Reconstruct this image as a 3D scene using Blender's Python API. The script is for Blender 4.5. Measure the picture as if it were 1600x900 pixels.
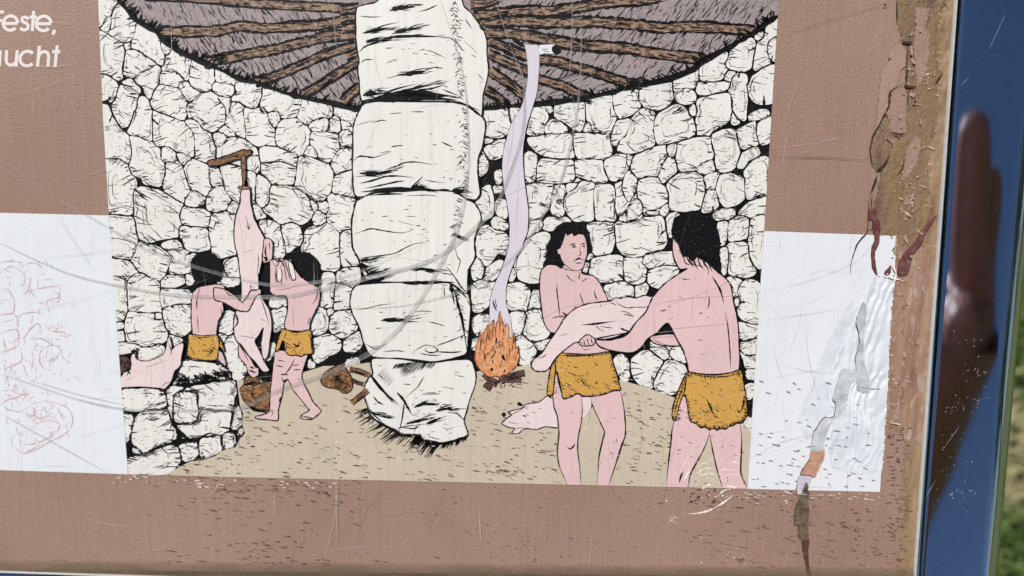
import bpy, math, random
from mathutils import Vector, Matrix, noise
random.seed(7)
for o in list(bpy.data.objects): bpy.data.objects.remove(o)
sc = bpy.context.scene
COL = sc.collection
rad = math.radians

# ------------------------------------------------------------------ camera, sky, sun, exposure
F = 1200.0            # focal length in photo pixels (photo is 1600 x 900)
D0 = 0.24             # metres from lens to panel
def nrm(v): return Vector(v).normalized()
Rr = nrm((1, .0245, -.02))
Dd = nrm((-182.6, 8435, 1200)); Dd = (Dd - Rr * Dd.dot(Rr)).normalized()
Nn = -(Rr.cross(Dd))
P0 = Vector((0, 0, D0))
CAM = Vector((-P0.dot(Rr), P0.dot(Dd), -P0.dot(Nn)))         # lens in panel coordinates (X right, Y up, Z out of the panel)
def to_local(v): return Vector((v.dot(Rr), -v.dot(Dd), v.dot(Nn)))
ROOT = Matrix.Rotation(rad(35), 4, 'X')                        # the panel leans like a lectern
def at(x, y, h=0.0):                                           # point of the panel (height h above the print) seen at x, y
    d = to_local(Vector(((x - 800) / F, (y - 450) / F, 1)))
    return CAM + d * ((h - CAM.z) / d.z)
cd = bpy.data.cameras.new('camera'); cam = bpy.data.objects.new('camera', cd); COL.objects.link(cam)
r_, u_, b_ = to_local(Vector((1, 0, 0))), to_local(Vector((0, -1, 0))), to_local(Vector((0, 0, -1)))
M = Matrix(((r_.x, u_.x, b_.x, CAM.x), (r_.y, u_.y, b_.y, CAM.y), (r_.z, u_.z, b_.z, CAM.z), (0, 0, 0, 1)))
cam.matrix_world = ROOT @ M
cd.sensor_width = 36; cd.lens = F / 1600 * 36; cd.clip_start = .01; cd.clip_end = 2000
cd.dof.use_dof = True; cd.dof.focus_distance = .232; cd.dof.aperture_fstop = 8
sc.camera = cam
sc.render.resolution_x, sc.render.resolution_y = 1024, 576
SUN = nrm((-.30, -.10, .95))
w = bpy.data.worlds.new('World'); sc.world = w; w.use_nodes = True
sky = w.node_tree.nodes.new('ShaderNodeTexSky'); sky.sky_type = 'NISHITA'; sky.sun_disc = False
sky.sun_elevation = math.asin(SUN.z); sky.sun_rotation = math.atan2(SUN.x, SUN.y)
sky.air_density = 1.0; sky.dust_density = .1; sky.ozone_density = 3.5
bgn = w.node_tree.nodes['Background']; bgn.inputs[1].default_value = .052
w.node_tree.links.new(sky.outputs[0], bgn.inputs[0])
sl = bpy.data.lights.new('sun', 'SUN'); sl.energy = 3.8; sl.angle = rad(.5); sl.color = (1, .962, .918)
so = bpy.data.objects.new('sun', sl); COL.objects.link(so)
so.rotation_euler = SUN.to_track_quat('Z', 'Y').to_euler()
vs = sc.view_settings; vs.view_transform = 'Standard'; vs.look = 'None'; vs.gamma = 1; vs.use_curve_mapping = False
vs.exposure = 0

# ------------------------------------------------------------------ materials
def lin(c):
    c /= 255.0
    return c / 12.92 if c <= .04045 else ((c + .055) / 1.055) ** 2.4
def rgb(c, k=1.0): return (lin(c[0]) * k, lin(c[1]) * k, lin(c[2]) * k, 1)
class NT:
    def __init__(s, name):
        s.m = bpy.data.materials.new(name); s.m.use_nodes = True; s.t = s.m.node_tree
        s.b = s.t.nodes['Principled BSDF']; s.tc = s.t.nodes.new('ShaderNodeTexCoord')
    def n(s, kind, **kw):
        o = s.t.nodes.new(kind)
        for k, v in kw.items():
            if k in o.inputs: o.inputs[k].default_value = v
            else: setattr(o, k, v)
        return o
    def l(s, a, b): s.t.links.new(a, b)
    def noise(s, scale, detail=3, stretch=(1, 1, 1), rough=.55, dist=0):
        mp = s.n('ShaderNodeMapping'); mp.inputs['Scale'].default_value = stretch
        s.l(s.tc.outputs['Object'], mp.inputs[0])
        t = s.n('ShaderNodeTexNoise', Scale=scale, Detail=detail, Roughness=rough, Distortion=dist)
        s.l(mp.outputs[0], t.inputs['Vector']); return t.outputs['Fac']
    def ramp(s, fac, stops):
        r = s.n('ShaderNodeValToRGB'); e = r.color_ramp.elements
        while len(e) < len(stops): e.new(.5)
        for q, (p, c) in zip(e, stops): q.position = p; q.color = c
        s.l(fac, r.inputs[0]); return r.outputs[0]
    def mix(s, fac, a, b, blend='MIX'):
        m = s.n('ShaderNodeMix', data_type='RGBA', blend_type=blend)
        for sock, v in ((m.inputs[0], fac), (m.inputs[6], a), (m.inputs[7], b)):
            if isinstance(v, (float, int, tuple)): sock.default_value = v
            else: s.l(v, sock)
        return m.outputs[2]
    def bump(s, h, strength, dist):
        b = s.n('ShaderNodeBump', Strength=strength, Distance=dist); s.l(h, b.inputs['Height'])
        s.l(b.outputs[0], s.b.inputs['Normal'])
G1 = (1, 1, 1, 1)
def grey(v): return (v, v, v, 1)
def printed(name, c, grain=.10, mott=.08, bump=.15, rough=.5, spec=.25, streak=.05, gscale=2600, second=None):
    """a printed colour: ink grain, slow fading, fine scratches of the worn film over it"""
    t = NT(name)
    base = rgb(c)
    col = t.ramp(t.noise(gscale, 2), [(.3, grey(1 - grain)), (.7, grey(1 + grain))])
    slow = t.ramp(t.noise(28, 4), [(.3, grey(1 - mott)), (.72, grey(1 + mott))])
    scr = t.ramp(t.noise(900, 2, (1, .035, 1)), [(.32, grey(1 - streak)), (.5, G1), (.75, grey(1 + streak * .6))])
    b0 = base
    if second:
        b0 = t.mix(t.ramp(t.noise(second[1], 4), [(.42, grey(0)), (.62, G1)]), base, rgb(second[0]))
    o = t.mix(1.0, t.mix(1.0, t.mix(1.0, b0, col, 'MULTIPLY'), slow, 'MULTIPLY'), scr, 'MULTIPLY')
    t.l(o, t.b.inputs['Base Color'])
    t.b.inputs['Roughness'].default_value = rough; t.b.inputs['Specular IOR Level'].default_value = spec
    if bump: t.bump(t.noise(1500, 3), bump, .0006)
    return t.m
INK = printed('black_ink', (16, 15, 18), .4, .2, .1, .5, .12, .25)
def speck(m):
    t = m.node_tree; b = t.nodes['Principled BSDF']; src = b.inputs['Base Color'].links[0].from_socket; tc = t.nodes['Texture Coordinate']
    n = t.nodes.new('ShaderNodeTexNoise'); n.inputs['Scale'].default_value = 1500; t.links.new(tc.outputs['Object'], n.inputs['Vector'])
    r = t.nodes.new('ShaderNodeValToRGB'); r.color_ramp.elements[0].position = .66; r.color_ramp.elements[1].position = .74; t.links.new(n.outputs['Fac'], r.inputs[0])
    x = t.nodes.new('ShaderNodeMix'); x.data_type = 'RGBA'; x.inputs[7].default_value = rgb((92, 90, 90)); t.links.new(r.outputs[0], x.inputs[0]); t.links.new(src, x.inputs[6]); t.links.new(x.outputs[2], b.inputs['Base Color'])
speck(INK)
FINE = printed('thin_grey_ink', (88, 82, 80), .4, .2, 0, .5, .15, .1)
CREAM = printed('cream_paper', (228, 225, 219), .05, .035, .06, .45, .3, .06)
BROWN = printed('brown_print', (161, 132, 116), .24, .13, .22, .42, .3, .06, 2000, ((150, 121, 107), 14))
PALE = printed('pale_grey_print', (225, 228, 232), .02, .03, .06, .4, .3, .03)
FLOOR = printed('beige_print', (198, 185, 164), .13, .05, .1, .5, .25, .05)
SKIN = printed('pink_print', (220, 187, 187), .10, .05, .08, .5, .25, .04)
FLESH = printed('pale_pink_print', (227, 207, 206), .09, .05, .08, .5, .25, .04)
OCHRE = printed('ochre_print', (207, 160, 82), .20, .05, .1, .5, .2, .03, 2300, ((199, 152, 76), 2600))
THATCH = printed('mauve_print', (160, 147, 146), .26, .05, .15, .5, .2, .05, 2000, ((146, 133, 134), 900))
SMOKE = printed('lilac_print', (214, 206, 215), .05, .05, .06, .5, .25, .03)
FIRE = printed('orange_print', (222, 160, 112), .16, .08, .1, .5, .25, .03, 1400, ((204, 130, 84), 600))
EMBER = printed('rust_print', (150, 84, 58), .3, .1, .1, .5, .25, .03, 1500, ((70, 40, 34), 600))
BASK = printed('basket_print', (150, 110, 72), .35, .12, .15, .5, .25, .1, 1700, ((92, 60, 40), 700))
DARKWOOD = printed('dark_wood_print', (92, 66, 56), .35, .12, .15, .5, .25, .1, 1700)
ROSE = printed('faded_rose_ink', (202, 168, 175), .12, .15, 0, .5, .25, .03)
LETTER = printed('white_lettering', (230, 221, 218), .03, .03, .05, .5, .25, .02)
FLECK = printed('dark_fleck', (104, 84, 74), .3, .15, 0, .5, .2, .03)
FLECKB = printed('brown_fleck', (116, 85, 78), .3, .15, 0, .5, .2, .03)
FLECKG = printed('grey_fleck', (150, 150, 158), .2, .15, 0, .5, .2, .03)
FLECKW = printed('white_fleck', (245, 238, 228), .1, .1, 0, .35, .5, .03)
ORANGE = printed('orange_underlayer', (194, 150, 128), .12, .08, .3, .6, .2, .03, 900, ((178, 132, 110), 300))
MAROON = printed('maroon_underlayer', (118, 76, 74), .2, .12, .1, .5, .35, .03, 900, ((92, 50, 50), 260))
GREYGLUE = printed('grey_glue', (202, 206, 208), .08, .10, .3, .3, .6, .03, 500, ((172, 178, 181), 260))
DIRT = printed('olive_dirt', (112, 96, 78), .25, .2, .6, .7, .2, .03, 1100, ((70, 58, 48), 260))
def wood_mat():
    t = NT('brown_wood_print')
    f = t.ramp(t.noise(1300, 4, (.5, 1, 1), .65), [(.40, rgb((44, 36, 33))), (.48, rgb((130, 103, 84))), (.58, rgb((158, 130, 110))), (.75, rgb((172, 144, 122)))])
    g = t.ramp(t.noise(2400, 2), [(.3, grey(.86)), (.7, grey(1.1))])
    t.l(t.mix(1.0, f, g, 'MULTIPLY'), t.b.inputs['Base Color'])
    t.b.inputs['Roughness'].default_value = .5; t.b.inputs['Specular IOR Level'].default_value = .25
    return t.m
WOOD = wood_mat()
def film_mat(name, c, alpha, rough=.3):
    t = NT(name); t.b.inputs['Base Color'].default_value = rgb(c)
    t.b.inputs['Roughness'].default_value = rough
    a = t.mix(1.0, t.ramp(t.noise(60, 4, (1, 1, 1)), [(.3, grey(alpha * .45)), (.62, grey(alpha * 1.15))]), t.ramp(t.noise(1100, 3, (1, .5, 1)), [(.3, grey(.6)), (.6, G1)]), 'MULTIPLY')
    t.l(a, t.b.inputs['Alpha']); return t.m
SCUFF = film_mat('scuffed_film', (178, 176, 174), .36, .35)
SCUFFL = film_mat('light_scuffed_film', (190, 187, 185), .26, .35)
HAIRL = film_mat('hairline_scratch', (140, 138, 138), .45, .35)
HAIRW = film_mat('bright_hairline_scratch', (240, 238, 235), .5, .3)
def glue_mat():
    t = NT('old_adhesive')
    c = t.ramp(t.noise(95, 5, (1.5, .45, 1), .62, .4), [(.26, rgb((116, 88, 72))), (.40, rgb((152, 122, 102))), (.52, rgb((170, 140, 108))), (.66, rgb((160, 128, 84))), (.8, rgb((186, 162, 132)))])
    s = t.ramp(t.noise(420, 4, (1.6, .35, 1), .7), [(.66, grey(0)), (.74, G1)])
    t.l(t.mix(s, c, rgb((222, 208, 196))), t.b.inputs['Base Color'])
    t.b.inputs['Roughness'].default_value = .42; t.b.inputs['Specular IOR Level'].default_value = .5
    t.bump(t.noise(620, 6, (1.2, .8, 1), .72), 1.0, .0018); return t.m
GLUE = glue_mat()
def streak_mat():
    t = NT('streaked_brown_film')
    c = t.ramp(t.noise(120, 5, (1.8, .22, 1), .65, .3), [(.28, rgb((110, 78, 66))), (.42, rgb((150, 116, 96))), (.58, rgb((166, 136, 112))), (.75, rgb((128, 90, 76)))])
    s = t.ramp(t.noise(300, 6, (1.5, .42, 1), .78, .8), [(.54, grey(0)), (.74, grey(.8))])
    t.l(t.mix(s, c, rgb((216, 206, 200))), t.b.inputs['Base Color'])
    t.b.inputs['Roughness'].default_value = .42; t.b.inputs['Specular IOR Level'].default_value = .45
    t.bump(t.noise(500, 5, (1.5, .3, 1), .65), .6, .001); return t.m
STREAK = streak_mat()
def goldedge_mat():
    t = NT('gold_brown_edge')
    c = t.ramp(t.noise(160, 5, (1.6, .3, 1), .65), [(.3, rgb((116, 90, 68))), (.5, rgb((150, 122, 92))), (.72, rgb((166, 140, 110)))])
    t.l(c, t.b.inputs['Base Color']); t.b.inputs['Roughness'].default_value = .45
    t.bump(t.noise(700, 4, (1.3, .4, 1), .65), .5, .001); return t.m
GOLD = goldedge_mat()
def wrinkle_mat():
    t = NT('wrinkled_white_film')
    c = t.ramp(t.noise(140, 4), [(.3, rgb((208, 214, 220))), (.7, rgb((232, 235, 240)))])
    t.l(c, t.b.inputs['Base Color']); t.b.inputs['Roughness'].default_value = .28
    t.b.inputs['Specular IOR Level'].default_value = .6
    t.bump(t.noise(420, 3, (1.6, .8, 1)), .3, .0008); return t.m
WRINK = wrinkle_mat()
def simple(name, c1, c2, scale, rough=.7, bump=0):
    t = NT(name); t.l(t.ramp(t.noise(scale, 4), [(.35, rgb(c1)), (.68, rgb(c2))]), t.b.inputs['Base Color'])
    t.b.inputs['Roughness'].default_value = rough
    if bump: t.bump(t.noise(scale * 3, 4), bump, .002)
    return t.m

def chrome_mat():
    t = NT('polished_steel'); t.b.inputs['Metallic'].default_value = 1
    c = t.ramp(t.noise(1400, 2), [(.3, (.60, .67, .80, 1)), (.72, (.65, .72, .85, 1))])
    t.l(c, t.b.inputs['Base Color'])
    r = t.ramp(t.noise(60, 5, (1, .5, 1)), [(.35, grey(.05)), (.8, grey(.10))])
    t.l(r, t.b.inputs['Roughness'])
    t.bump(t.noise(40, 2, (1, .3, 1)), .04, .0008); return t.m
CHROME = chrome_mat()
EDGE_GLINT = simple('edge_glint_steel', (226, 228, 226), (240, 240, 238), 500, .5)  # pale, half-metallic colour stands in for the sun's glint along the inner edge
EDGE_GLINT.node_tree.nodes['Principled BSDF'].inputs['Metallic'].default_value = .35
# ------------------------------------------------------------------ mesh building on the panel
TILE = {}
for k, x, y, s in [('A',140,0,220/900),('B',340,0,220/900),('C',140,180,220/900),('D',340,180,220/900),('E',140,380,220/900),('F',340,380,220/900),
    ('G',160,560,220/900),('H',360,560,220/900),('I',540,0,240/900),('J',540,220,240/900),('K',540,440,240/900),('L',540,600,240/900),
    ('M',740,0,240/900),('N',740,160,240/900),('O',740,380,240/900),('P',740,560,240/900),('Q',980,0,240/900),('R',980,160,240/900),
    ('S',820,320,240/900),('U',980,320,240/900),('V',980,540,240/900),('W',0,0,240/900),('X',0,320,240/900),('Y',0,540,240/900),
    ('a',1200,0,1/3),('b',1180,300,1/3),('c',1180,580,420/1181),('d',1000,700,320/1440),('e',0,700,.25),('f',400,700,.25),('g',700,700,.25),('z',0,0,1)]:
    TILE[k] = (x, y, s)
def pts(t, s):
    x0, y0, k = TILE[t]; out = []
    for p in s.split():
        x, y = p.split(','); out.append((x0 + float(x) * k, y0 + float(y) * k))
    return out
def clip(poly, region):                   # Sutherland-Hodgman, region convex and clockwise on screen
    out = poly
    n = len(region)
    for i in range(n):
        ax, ay = region[i]; bx, by = region[(i + 1) % n]
        src, out = out, []
        if not src: return []
        def side(p): return (bx - ax) * (p[1] - ay) - (by - ay) * (p[0] - ax)
        for j in range(len(src)):
            p, q = src[j - 1], src[j]; sp, sq = side(p), side(q)
            if (sp >= 0) != (sq >= 0):
                t = sp / (sp - sq); out.append((p[0] + t * (q[0] - p[0]), p[1] + t * (q[1] - p[1])))
            if sq >= 0: out.append(q)
    return out
PIC = [(152.6,-20),(153.4,0),(160.8,180),(170.2,336),(181.8,502),(188,582),(199.8,741)]
PIC = [(1218.3,-20),(1168,763.8),(1000,760),(800,755.6),(600,751.2),(400,746.6),(199.8,741)] + PIC[::-1][1:]
def smooth(p, n=4, closed=True, wob=0.0):
    out = []; m = len(p)
    for i in range(m if closed else m - 1):
        if closed: a, b, c, d = p[i - 1], p[i], p[(i + 1) % m], p[(i + 2) % m]
        else: a, b, c, d = p[max(i - 1, 0)], p[i], p[i + 1], p[min(i + 2, m - 1)]
        for k in range(n):
            t = k / n
            h0, h1, h2, h3 = 2*t**3 - 3*t*t + 1, t**3 - 2*t*t + t, -2*t**3 + 3*t*t, t**3 - t*t
            q = [h0 * b[e] + h1 * .42 * (c[e] - a[e]) + h2 * c[e] + h3 * .42 * (d[e] - b[e]) for e in (0, 1)]
            if wob and k: q = [v + random.uniform(-wob, wob) for v in q]
            out.append(tuple(q))
    if not closed: out.append(p[-1])
    return out
class Sheet:
    """flat printed shapes of one part, in photo pixels, laid at a height above the board"""
    def __init__(s, z, *mats, region=PIC):
        s.z = z; s.mats = list(mats); s.v = []; s.f = []; s.mi = []; s.region = region
    def face(s, poly, m=0, dz=0.0):
        if s.region: poly = clip(poly, s.region)
        if len(poly) < 3: return
        b = len(s.v); s.v += [at(x, y, s.z + dz) for x, y in poly]
        s.f.append(tuple(range(b, b + len(poly)))); s.mi.append(m)
    def stroke(s, p, wd, m=1, dz=6e-6, taper=(1, 1), n=3, var=.25, closed=False, sm=True):
        q = smooth(p, n, closed) if sm else list(p)
        if not sm and len(q) == 2: q = [q[0], lerp(q[0], q[1], .33), lerp(q[0], q[1], .66), q[1]]
        k = len(q)
        if k < 2: return
        L, Rt = [], []
        for i, (x, y) in enumerate(q):
            a = q[i - 1] if (i or closed) else q[0]; b = q[(i + 1) % k] if (closed or i < k - 1) else q[-1]
            dx, dy = b[0] - a[0], b[1] - a[1]; l = math.hypot(dx, dy) or 1
            t = i / (k - 1); h = wd * .5
            if not closed:
                if taper[0]: h *= min(1, .12 + t * 2.6)
                if taper[1]: h *= min(1, .12 + (1 - t) * 2.6)
            h *= 1 + random.uniform(-var, var)
            L.append((x - dy / l * h, y + dx / l * h)); Rt.append((x + dy / l * h, y - dx / l * h))
        for i in range(k if closed else k - 1):
            j = (i + 1) % k
            s.face([Rt[i], Rt[j], L[j], L[i]], m, dz)
    def outline(s, p, wd=1.7, m=1, dz=6e-6, var=.45): s.stroke(p, wd * 1.2, m, dz, n=1, var=var, closed=True, sm=False)
    def build(s, name, parent, label=None, kind=None):
        me = bpy.data.meshes.new(name); me.from_pydata([tuple(v) for v in s.v], [], s.f)
        for m in s.mats: me.materials.append(m)
        for p, i in zip(me.polygons, s.mi): p.material_index = i
        me.update()
        # every face looks out of the panel
        import bmesh
        bm = bmesh.new(); bm.from_mesh(me)
        for f in bm.faces:
            f.normal_update()
            if f.normal.z < 0: f.normal_flip()
        bm.to_mesh(me); bm.free()
        o = bpy.data.objects.new(name, me); COL.objects.link(o); o.parent = parent
        if label: o['label'] = label
        if kind: o['kind'] = kind
        return o
def mesh_obj(name, verts, faces, mats, parent=None, mi=None, smoothf=False):
    me = bpy.data.meshes.new(name); me.from_pydata([tuple(v) for v in verts], [], faces)
    for m in (mats if isinstance(mats, (list, tuple)) else [mats]): me.materials.append(m)
    if mi:
        for p, i in zip(me.polygons, mi): p.material_index = i
    if smoothf:
        for p in me.polygons: p.use_smooth = True
    me.update(); o = bpy.data.objects.new(name, me); COL.objects.link(o)
    if parent: o.parent = parent
    return o
def cen(p): return (sum(a for a, _ in p) / len(p), sum(b for _, b in p) / len(p))
def inside(x, y, p):
    c = False
    for i in range(len(p)):
        (x1, y1), (x2, y2) = p[i - 1], p[i]
        if (y1 > y) != (y2 > y) and x < (x2 - x1) * (y - y1) / (y2 - y1) + x1: c = not c
    return c
def grow(p, d):
    ar = sum(p[i - 1][0] * p[i][1] - p[i][0] * p[i - 1][1] for i in range(len(p))); sg = 1 if ar > 0 else -1
    out = []
    for i in range(len(p)):
        a, b, c = p[i - 1], p[i], p[(i + 1) % len(p)]
        dx, dy = c[0] - a[0], c[1] - a[1]; l = math.hypot(dx, dy) or 1
        out.append((b[0] + sg * dy / l * d, b[1] - sg * dx / l * d))
    return out
def lerp(a, b, t): return (a[0] + (b[0] - a[0]) * t, a[1] + (b[1] - a[1]) * t)
U = 1e-5   # one ink layer: a hundredth of a millimetre

# ------------------------------------------------------------------ the ground under the panel
gm = simple('meadow_soil', (74, 92, 46), (120, 118, 78), 9, .9)
g = mesh_obj('ground', [(-300, -300, -.95), (300, -300, -.95), (300, 300, -.95), (-300, 300, -.95)], [(0, 1, 2, 3)], gm)
g['kind'] = 'structure'; g['label'] = 'green grassy ground far below the panel'

# ------------------------------------------------------------------ the panel
panel = bpy.data.objects.new('information_panel', None); COL.objects.link(panel)
panel.matrix_world = ROOT; panel.empty_display_size = .05
panel['label'] = 'weathered brown information panel with a stone hut drawing in a polished steel frame'
panel['category'] = 'sign'
def box(name, x0, x1, y0, y1, z0, z1, mat, parent):
    v = [(x, y, z) for z in (z0, z1) for y in (y0, y1) for x in (x0, x1)]
    return mesh_obj(name, v, [(0, 2, 3, 1), (4, 5, 7, 6), (0, 1, 5, 4), (1, 3, 7, 5), (3, 2, 6, 7), (2, 0, 4, 6)], mat, parent)
XI_T, XI_B = at(1494.5, 0, .002), at(1430, 900, .002)           # inner edge of the right-hand frame bar
YB_L = at(0, 893.5, .002)
xr = (XI_T.x + XI_B.x) / 2; yb = YB_L.y; xl = xr - .62; yt = yb + .47
box('backing_board', xl - .004, xr + .004, yb - .004, yt + .004, -.006, -.0001, simple('grey_board', (120, 118, 112), (140, 138, 132), 40), panel)
s = Sheet(0, BROWN, region=None)
me_b = mesh_obj('brown_print', [(xl - .003, yb - .003, 0), (xr + .003, yb - .003, 0), (xr + .003, yt + .003, 0), (xl - .003, yt + .003, 0)], [(0, 1, 2, 3)], BROWN, panel)
me_b['label'] = 'faded brown printed field round the pictures'

# steel frame: four bars of one rounded profile
frame = bpy.data.objects.new('frame', None); COL.objects.link(frame); frame.parent = panel
frame['label'] = 'polished steel frame with rounded edges mirroring the sky'
prof = [(0, -.004), (0, .0004)]
for k in range(1, 9): a = rad(180 - 11.25 * k); prof.append((.0026 + .0026 * math.cos(a), .0004 + .0026 * math.sin(a)))
for k in range(0, 13): a = rad(90 - 7.5 * k); prof.append((.0195 + .0110 * math.cos(a), -.0080 + .0110 * math.sin(a)))
prof += [(.0305, -.018), (.027, -.018), (.027, -.0075), (0, -.0075)]
def bar(p0, p1, out, m0, m1):          # mitred at both ends
    d = (p1 - p0).normalized(); vv = []
    for p, m in ((p0, m0), (p1, m1)):
        for x, z in prof: vv.append(p + out * x + d * (m * x) + Vector((0, 0, z)))
    n = len(prof); ff = [(i, (i + 1) % n, n + (i + 1) % n, n + i) for i in range(n)] + [tuple(range(n))[::-1], tuple(range(n, 2 * n))]
    o = mesh_obj('frame_bar', vv, ff, [CHROME, EDGE_GLINT], frame, [1 if (i % n) in (1, 2, 3) and len(f) == 4 else 0 for i, f in enumerate(ff)])
    import bmesh
    bm = bmesh.new(); bm.from_mesh(o.data); bmesh.ops.recalc_face_normals(bm, faces=bm.faces); bm.to_mesh(o.data); bm.free()
    for p in o.data.polygons: p.use_smooth = len(p.vertices) == 4
    o.data.set_sharp_from_angle(angle=rad(35))
    return o
sk = (XI_T.x - XI_B.x) / (XI_T.y - XI_B.y)
cBR, cTR = Vector((XI_B.x + sk * (yb - XI_B.y), yb, 0)), Vector((XI_B.x + sk * (yt - XI_B.y), yt, 0))
cBL, cTL = Vector((xl, yb, 0)), Vector((xl, yt, 0))
bar(cBR, cTR, Vector((1, 0, 0)), -1, 1); bar(cTL, cBL, Vector((-1, 0, 0)), -1, 1)
bar(cBL, cBR, Vector((0, -1, 0)), -1, 1); bar(cTR, cTL, Vector((0, 1, 0)), -1, 1)
steel = simple('painted_steel_post', (96, 98, 98), (112, 114, 112), 30, .5)
for px in (xl + .08, xr - .08):
    box('post', px - .02, px + .02, .0, .04, -.9, -.0071, steel, panel)

# ------------------------------------------------------------------ white text on the brown field
WR = [(-40, -20), (150, -20), (160, 180), (168, 336), (-40, 332)]
def arc(cx, cy, r, a0, a1, n=18, k=1.0): return [(cx + r * k * math.cos(rad(a0 + (a1 - a0) * i / n)), cy - r * math.sin(rad(a0 + (a1 - a0) * i / n))) for i in range(n + 1)]
def tw(p): return [(x * 240 / 900 + (120 - y) * .012, y * 240 / 900) for x, y in p]
def P2(*a): return list(a)
LINES = [('line of white lettering cut off at the left edge ending in a comma', [
    [P2((-14, 66), (-14, 182)), P2((-14, 70), (22, 70)), P2((-14, 120), (12, 120))],
    [arc(62, 135, 42, 0, 318) , P2((22, 137), (104, 137))],
    [P2((165, 114), (158, 103), (143, 99), (129, 106), (128, 119), (140, 130), (156, 137), (167, 149), (165, 166), (150, 176), (132, 174), (121, 164))],
    [P2((195, 64), (192, 182)), P2((172, 100), (216, 100))],
    [arc(256, 137, 43, 0, 318), P2((215, 139), (299, 139))],
    [P2((322, 174), (320, 188), (312, 202))]]),
    ('second line of white lettering cut off at the left edge', [
    [arc(-32, 342, 42, 0, 360), P2((10, 294), (8, 388))],
    [P2((47, 294), (46, 350), (52, 370), (66, 381), (84, 381), (100, 370), (107, 350), (109, 294)), P2((107, 340), (106, 390))],
    [arc(170, 343, 43, 42, 318)],
    [P2((238, 268), (232, 390)), P2((235, 345), (240, 320), (254, 305), (272, 302), (288, 310), (295, 328), (293, 390))],
    [P2((342, 266), (334, 392)), P2((314, 303), (362, 303))]])]
for lab, letters in LINES:
    tl = bpy.data.objects.new('text_line', None); COL.objects.link(tl); tl.parent = panel; tl['label'] = lab
    for L in letters:
        s = Sheet(3 * U, LETTER, region=WR)
        for i, st in enumerate(L): s.stroke(tw(st), 4.9, 0, i * U, taper=(0, 0), n=1, var=.03, sm=False)
        if s.v: s.build('letter', tl)

# ------------------------------------------------------------------ pale boxes left and right of the drawing
LP = pts('z', '-60,331 169.8,336.6 175,400 181.8,502 188,582 199.8,741 -60,732.5')
s = Sheet(4 * U, PALE, ROSE, region=None); s.face(LP)
lp = s.build('side_picture', panel, 'pale grey picture box with a faint rose line drawing')
RP = pts('z', '1193.2,361 1401.7,368.4 1374.8,768.6 1168,763.8')
s = Sheet(4 * U, PALE, region=None); s.face(RP)
rp = s.build('pale_box', panel, 'empty pale grey box at the right of the drawing')
# faint rose drawing
s = Sheet(6 * U, ROSE, region=[(-60, 331), (166, 336), (190, 740), (-60, 732)])
def rose(t, q, wd=1.5): s.stroke(pts(t, q), wd, 0, random.uniform(0, 1) * U, var=.6)
for q in ['0,500 40,490 70,530 85,580 75,635 30,645 0,650', '0,640 75,635', '0,760 30,745 100,730 110,800 100,830 40,860 0,870', '20,780 35,850', '75,640 100,660 105,720',
          '100,660 130,640 190,630 260,640', '120,760 130,790 170,740 220,695 245,740 200,760', '160,430 180,435 170,480 160,520', '250,440 300,438', '180,500 240,490 300,480 360,470',
          '130,540 170,500 210,550', '300,500 340,520 350,560 310,580', '0,400 60,360 110,380 150,420 130,480', '190,800 240,780 300,820 340,830 370,870', '120,370 180,340 240,360 250,420',
          '200,850 215,820 260,840 300,815', '260,700 300,740 380,750 390,800', '0,340 60,330 140,340', '350,470 345,540 280,560 260,590', '20,560 60,560', '10,690 80,670']: rose('X', q)
for q in ['0,40 60,20 110,0', '0,140 60,125 120,95 130,60 120,20', '130,100 150,150 150,190', '185,20 195,80 185,150', '240,20 230,80 250,130 300,150', '350,20 370,70 405,100', '260,90 320,80 350,40',
          '0,270 60,260 100,280 170,290 160,250', '0,350 40,320 110,300 165,270', '20,350 60,380 140,390', '100,390 150,370 200,340 260,330 340,340 400,370 425,420 420,470 380,520 300,560 220,590 150,630 100,610 70,580 75,540 110,510 170,500',
          '110,540 150,580 220,570 300,530 380,470', '180,490 230,450 300,440 350,460 330,500 260,520', '140,640 230,600 320,550 400,500', '120,600 115,540', '160,420 200,410 240,430 280,410 330,430', '190,370 200,400 170,420', '260,350 270,390 310,400', '340,360 350,400 390,420',
          '30,290 60,300 50,330', '70,230 100,235 95,260']: rose('Y', q)
for i in range(230):
    x, y = random.choice([(random.gauss(40, 34), random.gauss(470, 42)), (random.gauss(62, 26), random.gauss(655, 22)), (random.gauss(60, 30), random.gauss(560, 34)), (random.gauss(20, 18), random.gauss(600, 30))])
    a = random.uniform(0, 6.3); l = random.uniform(3, 11); q = [(x, y)]
    for k in range(3): a += random.uniform(-.8, .8); q.append((q[-1][0] + l / 2 * math.cos(a), q[-1][1] + l / 2 * math.sin(a)))
    if all(0 < xx < 150 and 400 < yy < 712 for xx, yy in q): s.stroke(q, random.uniform(.5, 1.3), 0, random.uniform(0, 1) * U, n=2)
s.build('faded_line_drawing', lp, 'faint rose ink outlines of stone walls')

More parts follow.
